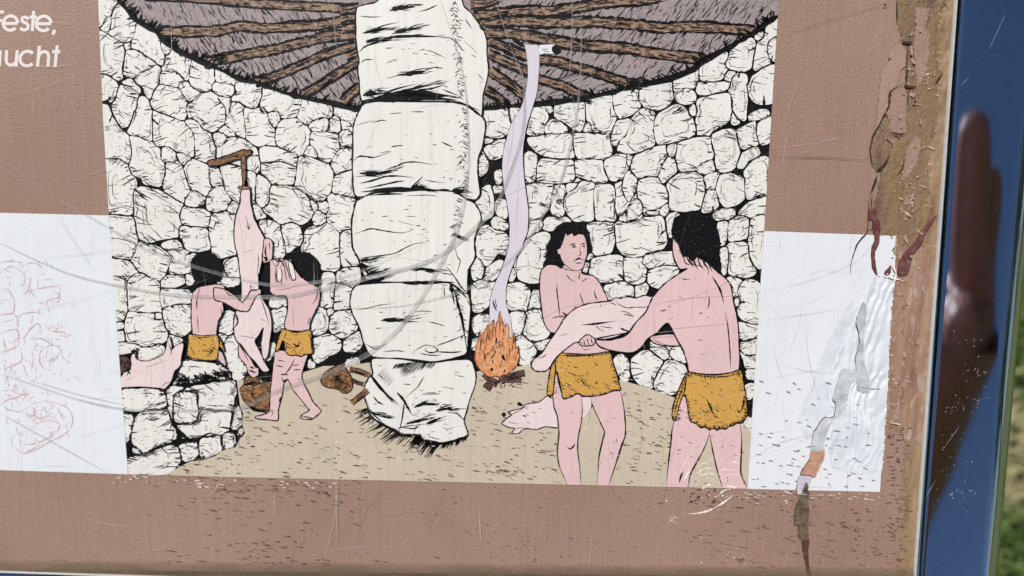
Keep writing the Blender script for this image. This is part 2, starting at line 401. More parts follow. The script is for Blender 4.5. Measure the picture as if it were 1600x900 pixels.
# ------------------------------------------------------------------ the drawing: stone wall
s = Sheet(4 * U, INK, region=PIC)
s.face([(140, -25), (1225, -25), (1225, 690), (1060, 640), (960, 600), (850, 575), (750, 580), (380, 605), (370, 760), (190, 760)])
wall = s.build('drawn_stone_wall', panel, 'drawn dry stone wall of pale blocks with black joints')
STONES = {
'A': '''55,0 150,0 163,20 150,60 130,100 100,128 82,165 66,150|88,150 115,112 138,112 140,160 120,200 95,203 80,183|152,65 185,30 230,55 293,120 298,160 285,220 250,260 200,260 150,233 122,208 140,170
302,152 340,140 400,195 445,260 468,370 463,405 440,388 380,348 330,322 282,308 270,265 292,200|60,207 110,222 160,247 203,277 220,330 213,400 203,470 190,498 150,493 110,473 66,450|217,287 255,277 263,303 235,313
237,322 300,327 350,357 400,390 428,415 380,438 330,458 290,488 240,478 217,468 227,390|438,432 443,480 433,540 400,588 382,622 367,590 352,550 312,520 297,497 330,467 390,442 420,417|462,267 500,257 528,280 513,330 482,348 462,300
500,362 530,322 570,312 633,347 644,400 636,488 610,503 562,460 520,453 470,448 482,400|648,357 700,362 770,392 798,430 798,500 778,560 730,578 680,563 647,530 642,450 656,400|457,472 520,457 560,472 600,512 568,538 550,558 480,543 452,530
572,532 610,527 650,562 698,587 688,620 640,638 592,610 577,575|402,630 417,580 450,547 520,552 570,572 600,620 613,680 608,738 580,763 530,738 480,708 422,693|622,690 660,652 700,602 760,592 810,607 850,652 868,710 858,780 820,818 760,828 710,798 662,750 637,735
80,480 130,495 168,540 183,580 158,610 140,638 110,623 80,640|187,560 215,547 260,562 300,602 298,650 283,700 263,760 240,798 210,803 182,770 157,720 152,670 172,620|217,540 260,512 290,532 318,588 290,578 255,552
312,632 350,627 383,670 398,730 398,820 393,888 350,898 300,868 252,840 272,780 292,720 307,680''',
'C': '''80,-72 120,-45 143,-5 178,55 213,105 243,130 266,190 263,250 240,298 200,278 150,268 100,278 85,100|408,-20 440,-15 510,10 575,35 608,50 638,82 667,130 669,190 657,250 640,258 590,238 540,218 500,198 450,183 417,170 407,80|612,42 650,27 690,47 723,97 758,112 768,160 798,200 798,250 773,288 730,298 690,283 678,250 678,180 668,120 642,82
257,140 300,137 350,157 400,182 438,217 443,260 473,310 478,360 468,420 440,448 400,438 350,428 342,400 310,383 267,368 262,320 272,260 268,200|467,212 500,207 543,237 553,280 540,298 490,303 462,280|492,312 540,302 570,292 598,350 618,420 636,480 618,538 580,548 545,528 502,490 482,450 472,430 487,370
557,247 600,247 643,270 628,303 600,313 572,300|617,312 650,287 700,292 753,322 763,370 768,440 758,488 730,508 680,478 642,463 627,410 607,350|768,322 800,327 828,360 848,400 853,443 800,448 772,430
95,300 150,287 190,282 228,312 248,340 268,390 288,450 283,530 268,598 260,628 200,623 130,623 100,600|302,472 350,477 400,487 470,497 540,537 578,562 583,600 570,640 578,720 568,763 500,773 420,793 370,798 312,768 302,690 292,640 284,560 282,510|612,550 642,502 670,487 718,512 733,540 700,568 650,583
757,513 800,462 850,452 880,500 898,540 878,588 800,608 762,598 747,545|587,602 640,592 700,602 763,622 768,678 750,713 650,698 587,688|582,712 650,717 750,727 758,780 763,848 700,858 630,848 612,780 577,763
110,648 200,648 278,653 288,700 298,780 298,860 270,898 230,903 110,890|782,642 830,632 900,622 928,660 928,860 900,888 820,898 792,860 767,780 767,700|472,830 510,802 560,822 598,850 500,853''',
'E': '''292,30 320,2 390,22 470,42 518,82 513,130 478,160 463,200 440,233 400,228 352,190 312,150 284,110 279,70|502,52 560,47 640,62 668,72 648,100 643,178 580,183 520,188 512,150 528,90|100,-30 270,-10 293,20 288,60 260,88 200,83 150,78 100,76
100,100 200,107 260,122 298,180 288,208 240,223 100,213|247,240 290,202 340,197 380,222 438,242 443,300 453,380 457,428 420,438 370,443 310,436 262,428 247,380 242,300|110,227 228,237 233,300 238,380 228,450 190,488 120,493
243,450 300,442 380,452 448,442 463,480 473,540 488,600 470,622 420,628 380,648 310,643 242,628 232,560|452,302 520,302 600,307 648,322 638,378 560,388 480,413 457,390|462,240 500,217 560,207 598,230 598,248 520,278 462,283
472,422 530,402 600,397 643,402 648,470 643,540 600,588 540,573 492,550 477,490|617,207 640,192 653,230 638,253 615,240|130,642 240,637 310,657 328,670 300,688 260,688 130,718
302,682 380,667 450,672 468,690 400,728 330,733 302,720|502,600 540,592 588,610 540,648 520,628|150,512 208,512 218,540 150,543|150,572 213,562 223,620 150,628|872,112 898,112 898,218 852,200''',
'F': '''42,132 110,102 133,140 128,208 62,208|-8,232 60,217 130,232 120,262 40,272|2,490 70,452 98,462 93,540 60,568 12,548|2,592 40,582 58,610 20,638|52,622 100,602 128,640 138,740 178,790 158,848 110,858 72,800 54,700
682,202 738,202 743,300 738,378 700,402 662,388 662,320 652,270|772,192 830,167 900,162 900,258 860,278 800,248 762,238|753,272 820,272 858,300 848,398 800,418 752,408
602,490 622,430 660,412 698,442 703,520 678,558 630,578 592,548|722,490 760,442 830,432 878,472 888,520 858,558 810,598 762,578 722,548|612,620 680,592 740,592 783,642 768,688 700,718 640,758 612,738
812,640 850,592 900,582 898,640 858,678 822,678|702,430 720,417 738,430 728,453 705,453|822,768 860,742 900,742 900,778 850,788|592,750 618,760 608,788 585,788|352,440 400,412 428,422 428,518 400,543 362,558 347,500|347,362 400,357 433,380 418,398 362,413
342,660 358,640 353,700 320,738 302,738''',
'G': '''120,207 200,197 300,197 368,207 403,237 413,290 380,313 320,323 240,333 120,328|412,192 460,172 518,177 515,200 468,230 453,290 438,398 428,330 418,260|502,22 560,17 650,27 740,42 788,62 818,100 818,123 740,138 640,148 560,168 520,168 445,163 475,100 492,57
462,240 500,215 590,212 605,242 608,340 598,400 540,413 470,408 457,330|522,208 560,182 680,157 800,142 842,152 852,200 853,222 832,290 822,328 720,328 630,318 612,290 618,205 560,205|632,332 720,337 818,342 828,400 800,458 760,488 680,488 620,498 560,508 522,480 482,430 600,412
197,400 242,347 320,342 400,342 428,372 438,410 458,450 473,500 450,528 380,558 300,588 250,598 202,570 187,500|130,367 180,367 203,395 188,430 178,500 163,528 130,518|192,562 238,590 248,605 220,613 196,600
150,657 220,622 300,602 380,567 448,557 488,590 498,650 470,688 400,740 200,745 150,710|492,552 560,542 608,542 618,600 590,638 540,658 512,648 502,600|622,522 700,502 748,497 768,560 748,598 700,623 640,638 622,600
762,492 820,482 848,500 848,548 810,573 770,568|872,457 895,447 903,470 885,488 867,480|843,340 868,302 888,350 888,418 842,458 822,440''',
'B': '''-12,425 60,440 130,482 136,508 100,538 60,532 10,525 -14,500|-30,540 10,530 60,537 93,545 93,590 60,618 20,608 -25,580|112,540 150,492 250,507 278,550 273,620 258,650 230,683 180,663 150,648 97,643 92,620 138,600
292,552 350,562 450,587 538,612 538,660 518,710 480,758 400,753 382,730 332,708 292,688 277,650 287,600|547,617 620,627 718,662 733,690 718,738 650,768 590,788 560,788 512,750 532,690|747,667 800,657 880,672 888,700 878,760 860,798 800,788 782,740 752,738
102,652 150,667 163,720 178,800 183,860 160,878 112,850 52,790 62,740 87,690|167,692 240,702 290,692 308,720 322,780 352,822 368,860 363,948 300,938 205,900 188,870 178,780|332,722 380,712 398,750 388,790 365,808 342,790 322,750
377,832 402,772 500,762 558,802 593,842 588,918 558,963 540,988 500,986 430,948 380,926 372,880|582,802 640,762 698,752 698,800 678,848 602,838|722,782 750,742 778,772 778,820 750,838 717,833|792,772 850,792 858,860 848,938 782,928 802,850
2,622 60,627 78,642 73,718 60,738 50,680|12,832 50,802 108,852 98,878 60,868''',
'D': '''62,150 110,137 180,162 238,212 263,270 258,338 245,362 200,338 100,298 0,268 0,212|-20,130 38,122 53,150 28,188 -10,198|277,212 310,197 400,212 450,237 503,247 503,298 500,327 420,288 300,298 272,288|282,312 330,312 400,302 500,338 498,380 478,428 440,443 370,438 332,408 292,358
602,112 700,117 763,122 768,160 763,218 738,268 690,288 652,273 642,240 602,210 592,170|552,247 588,190 633,240 628,268 590,263|512,302 530,267 560,257 640,287 690,312 718,350 733,410 728,468 690,528 640,543 582,510 532,478 502,450 502,400
732,312 752,252 800,217 865,217 863,288 840,343 790,348 752,363|737,422 790,372 863,362 868,450 863,513 800,508 742,488|702,522 740,507 800,517 868,542 878,600 858,678 838,728 790,743 742,718 698,668 712,600|247,402 280,392 318,412 333,450 328,528 318,568 290,588 257,568 247,480
342,457 400,452 478,457 538,492 578,532 603,600 593,648 540,688 470,678 420,688 372,658 322,618 294,600 332,560 337,500|22,342 60,322 148,332 148,400 143,500 138,558 92,528 52,480 37,420|192,362 230,362 243,400 238,480 233,558 220,568 212,500 207,430|72,572 100,552 133,572 128,622 90,628 72,610
277,692 310,682 388,697 398,740 418,800 428,850 408,898 352,898 355,830 322,780 282,740|417,702 490,692 518,722 543,790 528,818 480,848 442,878 432,820 412,740|547,830 562,772 620,722 700,697 748,722 773,772 778,850 778,928 750,988 690,988 602,938 562,898
787,762 838,737 858,760 863,830 878,900 888,958 822,958 787,930|612,642 650,612 688,642 688,678 650,708 617,698|642,562 690,557 713,590 688,622 652,598|592,542 628,562 638,588 610,608|222,582 250,572 298,640 288,658 242,648|787,112 830,92 858,120 858,188 800,198 782,170''',
'M': '''57,642 120,632 188,637 203,690 203,758 170,788 110,793 62,788 72,720|217,642 263,627 248,680 217,708|342,622 400,617 428,660 420,720 408,778 370,788 322,768 337,690|417,622 468,642 440,658|472,642 500,612 560,602 638,602 653,640 643,738 610,758 582,738 542,708 492,698
662,602 720,582 798,567 818,600 828,680 818,738 790,773 730,778 692,748 662,690|822,562 870,542 950,525 970,550 976,600 960,640 930,665 870,678 842,678 822,620|427,722 480,702 528,732 543,778 422,778|652,740 680,722 688,768 647,768|832,722 870,707 922,707 928,760 918,828 890,848 840,848 802,828 817,780''',
'N': '''67,217 105,212 108,230 72,233|72,267 110,242 178,222 183,270 163,308 120,328 77,308|32,310 58,292 78,350 73,390 42,428 30,380|132,412 158,402 158,458 142,468|132,502 153,492 158,513 127,518|322,212 400,197 500,187 558,187 573,232 588,308 540,323 470,318 402,298 352,260|587,192 650,182 760,187 793,192 798,240 803,308 760,323 680,328 620,328 592,280
302,312 348,302 368,350 358,428 330,463 302,458|382,347 440,337 535,337 583,352 588,418 573,463 500,468 420,473 377,458 372,400|602,342 680,337 748,342 763,390 773,448 740,473 690,448 642,428 602,418|767,347 830,312 895,312 905,340 898,400 890,418 840,458 792,438 772,390|312,482 380,477 463,482 473,540 443,598 400,648 332,688 322,620 312,560|472,502 528,482 538,520 500,568 482,600 523,582 528,630 500,663 457,630
542,482 580,472 600,472 603,500 552,538|532,590 547,542 600,502 640,472 700,472 708,540 708,600 698,678 640,688 592,688 562,648 532,620|712,492 760,482 818,502 838,552 818,600 828,688 770,693 717,678 707,600|832,482 890,462 930,472 945,500 945,560 900,618 842,653 832,600 837,540|412,710 440,682 500,677 553,682 558,708 510,738 440,748 412,735
322,702 380,692 408,720 380,748 340,778 317,788|672,712 740,702 818,707 823,740 818,818 790,878 730,888 692,858 682,790|22,560 50,512 100,492 108,560 113,658 60,688 32,640|127,592 170,572 198,620 188,678 142,658|112,702 140,672 188,702 198,730 170,738 122,728|22,760 60,737 110,742 170,762 198,810 203,868 180,883 120,878 90,958 32,928 17,830|592,457 610,442 623,455 600,468''',
'O': '''252,90 290,32 350,-48 440,-58 430,60 402,130 383,218 330,228 282,208 252,160|192,262 230,247 280,242 323,290 323,348 300,388 240,383 192,358|332,322 358,282 385,292 388,368 350,383 322,383|217,412 280,402 298,422 288,500 260,538 232,538|312,412 350,392 393,392 398,450 436,518 418,558 352,563 302,538 297,500 312,460|2,442 60,422 93,432 88,490 60,538 22,538 2,500
242,562 280,547 328,582 358,630 338,688 280,708 267,650|372,582 450,572 420,618 380,618 362,600|2,242 80,222 118,227 100,320 60,388 2,388|2,92 38,97 53,140 38,198 2,218|67,172 92,132 168,112 158,160 100,228 72,208|212,182 238,152 248,180 220,228|2,562 28,557 15,608 2,618|822,690 870,662 898,700 898,738 850,768 832,740|862,772 898,742 900,798 872,798''',
'S': '''387,382 402,332 440,302 500,302 563,312 573,360 573,428 540,443 462,448 402,418|582,322 640,312 688,322 708,370 698,438 650,453 602,448 582,420|692,332 720,292 800,282 865,282 878,320 888,348 800,358 740,368 702,350|722,402 760,372 830,357 893,367 888,410 840,448 790,488 742,468 722,430|472,492 500,462 580,452 628,482 643,518 560,538 520,553 492,553
532,112 600,102 660,82 738,72 798,62 813,112 818,180 828,228 780,263 700,288 640,308 592,288 552,248 532,190|357,292 380,282 398,300 372,318|337,372 360,342 378,352 360,388|647,492 680,472 708,462 703,508 690,528 652,523|562,77 620,32 690,22 688,68 640,93 572,98|702,12 778,12 798,48 702,63|737,802 840,832 878,832 880,898 780,878''',
'Q': '''77,527 140,492 238,477 258,522 260,570 238,608 180,633 112,628 72,588|272,492 320,432 408,402 418,440 398,480 388,508 330,538 282,538|277,547 350,517 388,542 393,588 340,608 295,593|432,392 480,352 588,312 578,370 568,420 540,468 470,468 422,450|417,482 480,487 578,477 593,498 560,528 470,543 407,543
592,342 612,302 680,252 728,228 753,262 733,330 718,388 680,413 620,408 577,385|747,222 790,192 798,212 770,238|762,252 800,222 830,152 900,112 895,200 832,240 822,310 832,368 790,388 747,408 747,342|837,240 890,217 880,350 837,340 824,290|577,440 610,417 638,427 610,468 580,468|607,502 622,452 660,422 688,442 698,490 693,560 688,638 688,698 660,688 632,640 617,580 602,540
707,502 742,452 800,402 875,387 870,480 865,588 780,608 732,570 712,540|412,592 480,562 598,547 608,620 598,698 540,733 490,758 470,793 417,783 412,720 417,650|612,662 638,690 658,713 620,728|712,682 780,652 828,662 770,693 720,693|372,632 398,622 403,668 385,668|22,700 70,652 120,642 153,660 153,720 153,788 163,838 100,868 22,893 -50,888 -45,830 0,790|167,692 220,652 310,612 338,652 358,690 388,712 403,768 370,788 290,818 180,838 162,790 157,740''',
'R': '''292,242 360,222 478,202 493,260 498,320 450,368 400,388 312,398 292,342|497,207 560,177 628,167 643,222 648,318 620,378 560,403 532,380 517,300|642,172 700,142 748,110 753,180 763,238 700,258 660,258 652,200|762,122 850,85 850,208 780,238 767,200|407,390 450,352 498,342 510,380 490,413 430,408|247,257 288,242 283,300 260,313 247,290|27,350 60,312 140,282 218,252 223,290 218,330 198,380 178,428 120,433 62,428 32,390
192,420 217,352 250,322 283,352 288,398 250,428 200,468 192,450|57,482 100,447 178,442 198,480 228,540 238,578 180,618 130,628 97,608 72,560|247,470 290,432 380,407 428,432 448,490 448,558 430,608 380,618 300,638 262,628 247,570 242,520|452,442 500,412 538,422 523,470 510,508 472,508|522,492 542,432 600,422 640,432 678,442 688,500 683,558 640,588 580,608 542,570 522,540|697,432 702,382 740,347 820,330 830,420 820,530 750,548 702,558 692,500
662,638 720,592 820,555 820,658 740,668 672,658|512,652 560,632 618,627 623,658 590,683 522,683|592,722 620,682 680,667 708,692 710,768 680,798 620,808 587,788|722,702 760,667 820,668 815,780 790,960 760,958 740,928 717,850 714,780|602,832 700,822 708,900 738,978 720,1008 640,1013 602,998 592,900|2,402 48,442 58,480 48,520 20,568 2,578 -30,500|2,622 40,572 78,582 88,640 50,678 2,688|442,640 462,522 518,522 528,600 500,628
642,372 680,302 750,262 768,310 720,338 690,378|102,642 180,637 183,650 150,663|197,622 238,592 233,640 210,663 192,650|237,662 300,642 260,700 253,788 237,760|542,702 588,702 578,800 550,838 542,760|552,862 588,852 588,940 570,1008 552,950|2,302 23,320 18,360 2,368''',
'U': '''592,432 640,427 668,460 648,500 638,538 622,500|662,472 720,442 780,470 785,560 785,678 720,688 662,650 652,610 672,560 652,520|657,692 700,702 780,712 770,760 700,788 667,770|667,832 690,802 770,792 765,900 700,898|642,542 658,560 650,598 637,580''',
'V': '''667,32 698,60 760,60 760,128 702,128 692,80|702,142 760,142 760,178 712,188|697,237 755,232 745,288 702,308|667,442 690,432 740,440 740,498 692,488|22,112 60,62 108,32 168,62 203,102 178,150 148,200 148,243 100,238 52,190|167,192 202,122 250,87 300,97 338,142 328,200 288,268 250,273 182,253 157,230|142,17 228,12 248,60 210,78 172,50|252,22 320,2 343,90 310,93 262,70''',
}
def sketch_marks(s, q, r, c, density=1.0, grain=None, heavy=1.0):
    """pen marks on one stone: ticks from the edge, contour lines, specks"""
    n = len(q); g0 = random.uniform(-.5, .6) if grain is None else grain
    mk = lambda: random.choice([1, 2, 2])
    for _ in range(int(density * random.uniform(.35, .75) * r)):
        i = random.randrange(n); a = q[i]
        t = lerp(a, c, random.uniform(.0, .10)); L = r * random.choice([random.uniform(.12, .35), random.uniform(.3, .8)])
        inw = math.atan2(c[1] - a[1], c[0] - a[0]); g = g0 + random.uniform(-.3, .3)
        if math.cos(g - inw) < 0: g += math.pi
        k = random.uniform(.6, .97); dx = math.cos(inw) * (1 - k) + math.cos(g) * k; dy = math.sin(inw) * (1 - k) + math.sin(g) * k
        b = (t[0] + dx * L, t[1] + dy * L); mid = (t[0] + dx * L * .5 + random.uniform(-1, 1), t[1] + dy * L * .5 + random.uniform(-1, 1))
        if inside(*b, q): s.stroke([t, mid, b], random.uniform(.8, 2.1) * heavy, mk(), taper=(0, 1), n=2, var=.35)
    for _ in range(int(density * random.uniform(.8, 2.6) * (r / 14 + .6))):
        i = random.randrange(n); k = random.randint(n // 8 + 2, n // 4 + 3); d = random.uniform(.10, .55)
        p = [lerp(q[(i + j) % n], c, d + random.uniform(-.05, .05)) for j in range(0, k, 2)]
        if len(p) > 2: s.stroke(p, random.uniform(.6, 1.4) * heavy, mk(), n=2, var=.5)
    for _ in range(int(density * r * random.uniform(.3, .7))):
        p = lerp(q[random.randrange(n)], c, random.uniform(.15, .95)); L = random.uniform(.8, 6); g = g0 + random.uniform(-.5, .5)
        s.stroke([p, (p[0] + L * math.cos(g), p[1] + L * math.sin(g))], random.uniform(.5, 1.2), 2, sm=False, var=.3)
    if random.random() < .5 * density and r > 9:        # a patch of parallel hatching near one edge
        i = random.randrange(n); p = lerp(q[i], c, .2); g = g0 + random.uniform(-.3, .3); m = mk()
        for j in range(random.randint(3, 7)):
            o = (p[0] + random.uniform(-.5, .5) - math.sin(g) * 2.2 * j, p[1] + math.cos(g) * 2.2 * j); L = r * random.uniform(.2, .5)
            e = (o[0] + L * math.cos(g), o[1] + L * math.sin(g))
            if inside(*o, q) and inside(*e, q): s.stroke([o, e], random.uniform(.6, 1.3) * heavy, m, sm=False, var=.3)
    if random.random() < .3 and r > 11:                 # one thick brush wedge from the edge
        i = random.randrange(n); a = q[i]; b = lerp(a, c, random.uniform(.3, .6)); o = r * random.uniform(-.3, .3)
        b = (b[0] + o, b[1] + o * .3)
        if inside(*b, q): s.stroke([a, lerp(a, b, .5), b], random.uniform(2, 3.6), 1, taper=(0, 1), n=3, var=.4)
ALL = []
for t, txt in STONES.items():
    for q in txt.replace('\n', '|').split('|'):
        p = [(x + random.uniform(-.5, .5), y + random.uniform(-.5, .5)) for x, y in pts(t, q)]
        ALL.append([t, smooth(grow(p, .8), 4, True, .25)])
def bb(q): return (min(x for x, _ in q), max(x for x, _ in q), min(y for _, y in q), max(y for _, y in q))
BB = [bb(q) for _, q in ALL]
for i, (t, q) in enumerate(ALL):                        # let every stone spread until it nearly meets its neighbours
    b0 = BB[i]; near = [ALL[j][1] for j in range(len(ALL)) if j != i and BB[j][0] < b0[1] + 9 and BB[j][1] > b0[0] - 9 and BB[j][2] < b0[3] + 9 and BB[j][3] > b0[2] - 9]
    ar = sum(q[k - 1][0] * q[k][1] - q[k][0] * q[k - 1][1] for k in range(len(q))); sg = 1 if ar > 0 else -1
    new = []; lim = random.uniform(2.6, 5.2) * (1.25 if t in 'EF' else .35 if t == 'G' else 1)
    for k in range(len(q)):
        a, c = q[k - 2], q[(k + 2) % len(q)]; dx, dy = c[0] - a[0], c[1] - a[1]; l = math.hypot(dx, dy) or 1
        nx_, ny_ = sg * dy / l, -sg * dx / l; d = 0; L = lim * (.75 + .5 * noise.noise(Vector((q[k][0] * .06, q[k][1] * .06, i))))
        while d < L and not any(inside(q[k][0] + nx_ * (d + 1.5), q[k][1] + ny_ * (d + 1.5), o) for o in near): d += .5
        new.append((q[k][0] + nx_ * d, q[k][1] + ny_ * d))
    n_ = len(new)
    ALL[i][1] = [((new[k - 1][0] + 2 * new[k][0] + new[(k + 1) % n_][0]) / 4 + random.uniform(-.3, .3), (new[k - 1][1] + 2 * new[k][1] + new[(k + 1) % n_][1]) / 4 + random.uniform(-.3, .3)) for k in range(n_)]
zi = 0
for t, q2 in ALL:
    c = cen(q2)
    r = math.sqrt(abs(sum(q2[i - 1][0] * q2[i][1] - q2[i][0] * q2[i - 1][1] for i in range(len(q2)))) / 2 / math.pi)
    s = Sheet((6 + zi * .2) * U, CREAM, INK, FINE)
    s.face(q2, 0); s.outline(q2, 2.4 if t == 'G' else 1.4, var=.75, dz=4e-7)
    if r > 4: sketch_marks(s, q2, r, c, 1.3 if t == 'G' else 1.15, heavy=1.3 if t == 'G' else 1)
    if s.f: s.build('drawn_stone', wall); zi += 1
ZW = 6 + zi * .2 + 2            # top of the wall layers

# ------------------------------------------------------------------ roof with beams
EAVE = [(150,-20),(185,0),(203,20),(217,35),(238,44),(256,62),(275,76),(300,89),(335,104),(375,123),(400,128),(440,143),(470,151),(520,161),(560,170),(640,176),(755,169),(800,165),(850,161),(905,154),(960,143),(980,137),(1045,123),(1085,107),(1097,96),(1140,73),(1175,52),(1200,34),(1218,24),(1225,-20)]
s = Sheet(ZW * U, THATCH, INK)
s.face(EAVE)
random.seed(3)
RC = (655, 10)
for i in range(2100):                                   # reed strokes, leaning across the slope
    x, y = random.uniform(185, 1215), random.uniform(-5, 168)
    if not inside(x, y, EAVE) or not inside(x + 3, y + 6, EAVE) or 560 < x < 755: continue
    L = random.uniform(7, 23); a = (1.05 if x < 655 else 2.2) + random.uniform(-.28, .28)
    if x > 655 and y > 110: a = 2.6 + random.uniform(-.3, .3)
    s.stroke([(x, y), (x + L * .5 * math.cos(a) + random.uniform(-1, 1), y + L * .5 * math.sin(a)), (x + L * math.cos(a), y + L * math.sin(a))], random.uniform(.8, 2.0), n=2, var=.4)
roof = s.build('drawn_roof', panel, 'drawn mauve thatched roof with dark eave')
BEAMS = [('z', '225,-8 300,-3 380,3 470,9 560,13', 12), ('B', '-560,40 -300,50 -100,200 -60,206 0,197 80,178 150,168 300,178 450,172 600,160 700,150 880,130', 14), ('B', '-90,395 -30,386 0,378 120,362 250,338 380,312 500,282 600,258 700,238 890,222', 14), ('B', '235,528 265,518 360,490 450,447 560,405 650,368 760,325 880,288', 12.5),
    ('B', '545,606 570,592 640,555 700,512 800,455 900,392', 12), ('B', '800,650 850,600 910,550', 14),
    ('I', '-30,60 80,50', 12), ('I', '-30,110 80,100', 10), ('I', '-20,170 80,160', 12), ('I', '0,330 90,290', 10),
    ('M', '-20,25 60,20 140,-8', 14), ('M', '0,95 100,82 200,68 300,60 450,62 600,42 700,28 800,18 900,8 1000,-4 1080,-16', 14), ('M', '30,145 150,128 250,125 400,130 560,133 700,130 800,135 900,142 1000,150 1100,160 1250,158 1400,160 1520,170 1650,180', 14.5),
    ('M', '70,190 200,195 350,215 450,240 600,262 700,270 900,286 1000,300 1160,325 1300,338 1350,345', 15), ('M', '90,245 180,275 290,322 390,345 500,368 600,394 700,420 800,452 900,482 990,494', 13), ('M', '85,310 180,358 300,415 390,460 530,506 600,540 690,574', 12), ('M', '95,412 160,455 210,495 300,560', 13), ('M', '70,522 130,560 200,625', 11)]
for i, (t, q, wd) in enumerate(BEAMS):
    p = pts(t, q)
    if i == 1: p = pts('B', '-380,205 -200,203') + p[4:]
    p = [(x, y + random.uniform(-1, 1)) for x, y in p]
    s = Sheet((ZW + 1.2 + i * .4) * U, WOOD, INK)
    s.stroke(p, wd + 5.2, 1, 0, taper=(0, 0), n=7, var=.16); s.stroke(p, wd * .92, 0, 1e-6, taper=(0, 0), n=7, var=.14)
    dens = smooth(p, 6, False)
    for k in range(int(len(dens) * 2.4)):                # grain and knots
        j = random.randrange(max(1, len(dens) - 2)); a, b = dens[j], dens[min(j + 2, len(dens) - 1)]
        o = random.choice([-1, 1]) * wd * random.choice([random.uniform(0, .5), .45])
        d = math.hypot(b[0] - a[0], b[1] - a[1]) or 1; nx, ny = -(b[1] - a[1]) / d, (b[0] - a[0]) / d; L = random.uniform(6, 24)
        e = (a[0] + (b[0] - a[0]) / d * L, a[1] + (b[1] - a[1]) / d * L)
        s.stroke([(a[0] + nx * o, a[1] + ny * o), (e[0] + nx * o * .9, e[1] + ny * o * .9)], random.uniform(.7, 2.2), dz=2e-6, sm=False, var=.4)
    s.build('drawn_beam', roof)

s = Sheet((ZW + 10) * U, INK, INK)
for i in range(250):                                    # ragged dark edge under the eave
    j = random.randrange(1, len(EAVE) - 2); a = lerp(EAVE[j], EAVE[j + 1], random.random())
    s.stroke([a, (a[0] + random.uniform(-9, 9) + (5 if a[0] < 655 else -5), a[1] - random.uniform(4, 15))], random.uniform(1.5, 4), taper=(0, 1), sm=False)
s.stroke(EAVE[1:-1], 7.5, taper=(0, 0), var=.5)
s.build('drawn_eave', roof, 'ragged black shadow line under the drawn eave')

# ------------------------------------------------------------------ floor
ZF = ZW + 12
s = Sheet(ZF * U, FLOOR, FLECK, INK)
s.face([(200, 760), (258, 741.5), (282, 729), (297, 721), (316, 719.5), (336, 713), (350, 703), (368, 699), (375, 686), (383, 677), (379, 665), (380, 646), (375, 633), (370, 594), (440, 590), (480, 580), (505, 572), (545, 571), (580, 566), (740, 582), (765, 576), (815, 572), (840, 566), (900, 585), (960, 592), (985, 598), (1020, 609), (1050, 620), (1110, 640), (1157, 662), (1175, 676), (1180, 775)])
floor = s.build('drawn_floor', panel, 'drawn beige earth floor of the hut')
s = Sheet((ZF + .4) * U, FLECK, INK)
random.seed(11)
def dash(s, x, y, m=0, k=1.0):  # a small slanting mark
    L = random.choice([random.uniform(5, 10), random.uniform(8, 17)]) * k; a = .2 + random.gauss(0, .13)
    s.stroke([(x, y), (x + L * .5 * math.cos(a), y + L * .5 * math.sin(a) - random.uniform(0, 1)), (x + L * math.cos(a), y + L * math.sin(a))], random.uniform(.8, 2.2) * (.5 + .5 * k), m, random.uniform(0, 2e-6), n=2, var=.5)
FP = [(215, 742), (380, 640), (400, 600), (560, 580), (740, 590), (850, 580), (1000, 610), (1165, 670), (1168, 760), (215, 741)]
for i in range(480):
    x, y = random.uniform(260, 1165), 575 + 188 * random.random() ** .75
    if inside(x, y, FP) and inside(x + 10, y, FP): dash(s, x, y)
for cx, cy, n, sx, sy in [(905, 695, 46, 40, 16), (782, 735, 30, 14, 4), (430, 685, 20, 30, 10), (1010, 690, 30, 26, 30), (985, 650, 16, 20, 15), (742, 640, 14, 10, 7), (640, 705, 14, 40, 6), (330, 725, 22, 40, 10), (840, 720, 14, 30, 14), (800, 590, 16, 12, 6)]:
    for i in range(n): dash(s, random.gauss(cx, sx), min(757, random.gauss(cy, sy)), random.choice([0, 0, 1]), .8)
s.build('floor_mark', floor, 'short slanting dashes drawn on the floor', 'stuff')

# ------------------------------------------------------------------ pillar of five blocks
pil = bpy.data.objects.new('drawn_pillar', None); COL.objects.link(pil); pil.parent = panel
pil['label'] = 'drawn central pillar of five huge stacked pale blocks'
ZP = ZF + 4
BL = [('L', '150,-110 160,-150 300,-150 480,-125 620,-140 720,-145 750,-110 765,-40 755,20 725,100 710,160 695,215 712,270 718,300 680,315 620,335 560,345 500,335 450,325 430,300 330,295 300,275 220,235 150,190 125,120 105,60 115,0 140,-40 160,-60'),
      ('K', '25,130 35,60 70,20 200,8 500,-4 610,0 700,40 735,140 720,300 715,400 690,432 600,457 500,472 350,452 160,442 110,370 80,270 40,190'),
      ('J', '65,350 130,308 300,298 450,290 640,298 700,338 760,370 795,450 765,540 755,600 760,680 720,760 716,870 700,895 600,832 400,828 250,828 120,812 75,690 40,620 35,480 50,400'),
      ('I', '45,740 60,690 90,630 130,600 250,590 400,590 600,598 680,610 740,640 800,685 820,730 803,860 778,925 775,1005 785,1085 790,1135 760,1172 700,1160 620,1120 400,1115 200,1125 90,1155 50,1135 40,1005 42,825'),
      ('I', '60,60 100,30 180,10 260,-60 640,-60 690,30 740,80 790,150 825,220 828,320 838,390 830,460 805,560 798,680 720,622 640,597 400,594 200,594 95,594 80,480 70,400 80,360 65,280 60,200')]
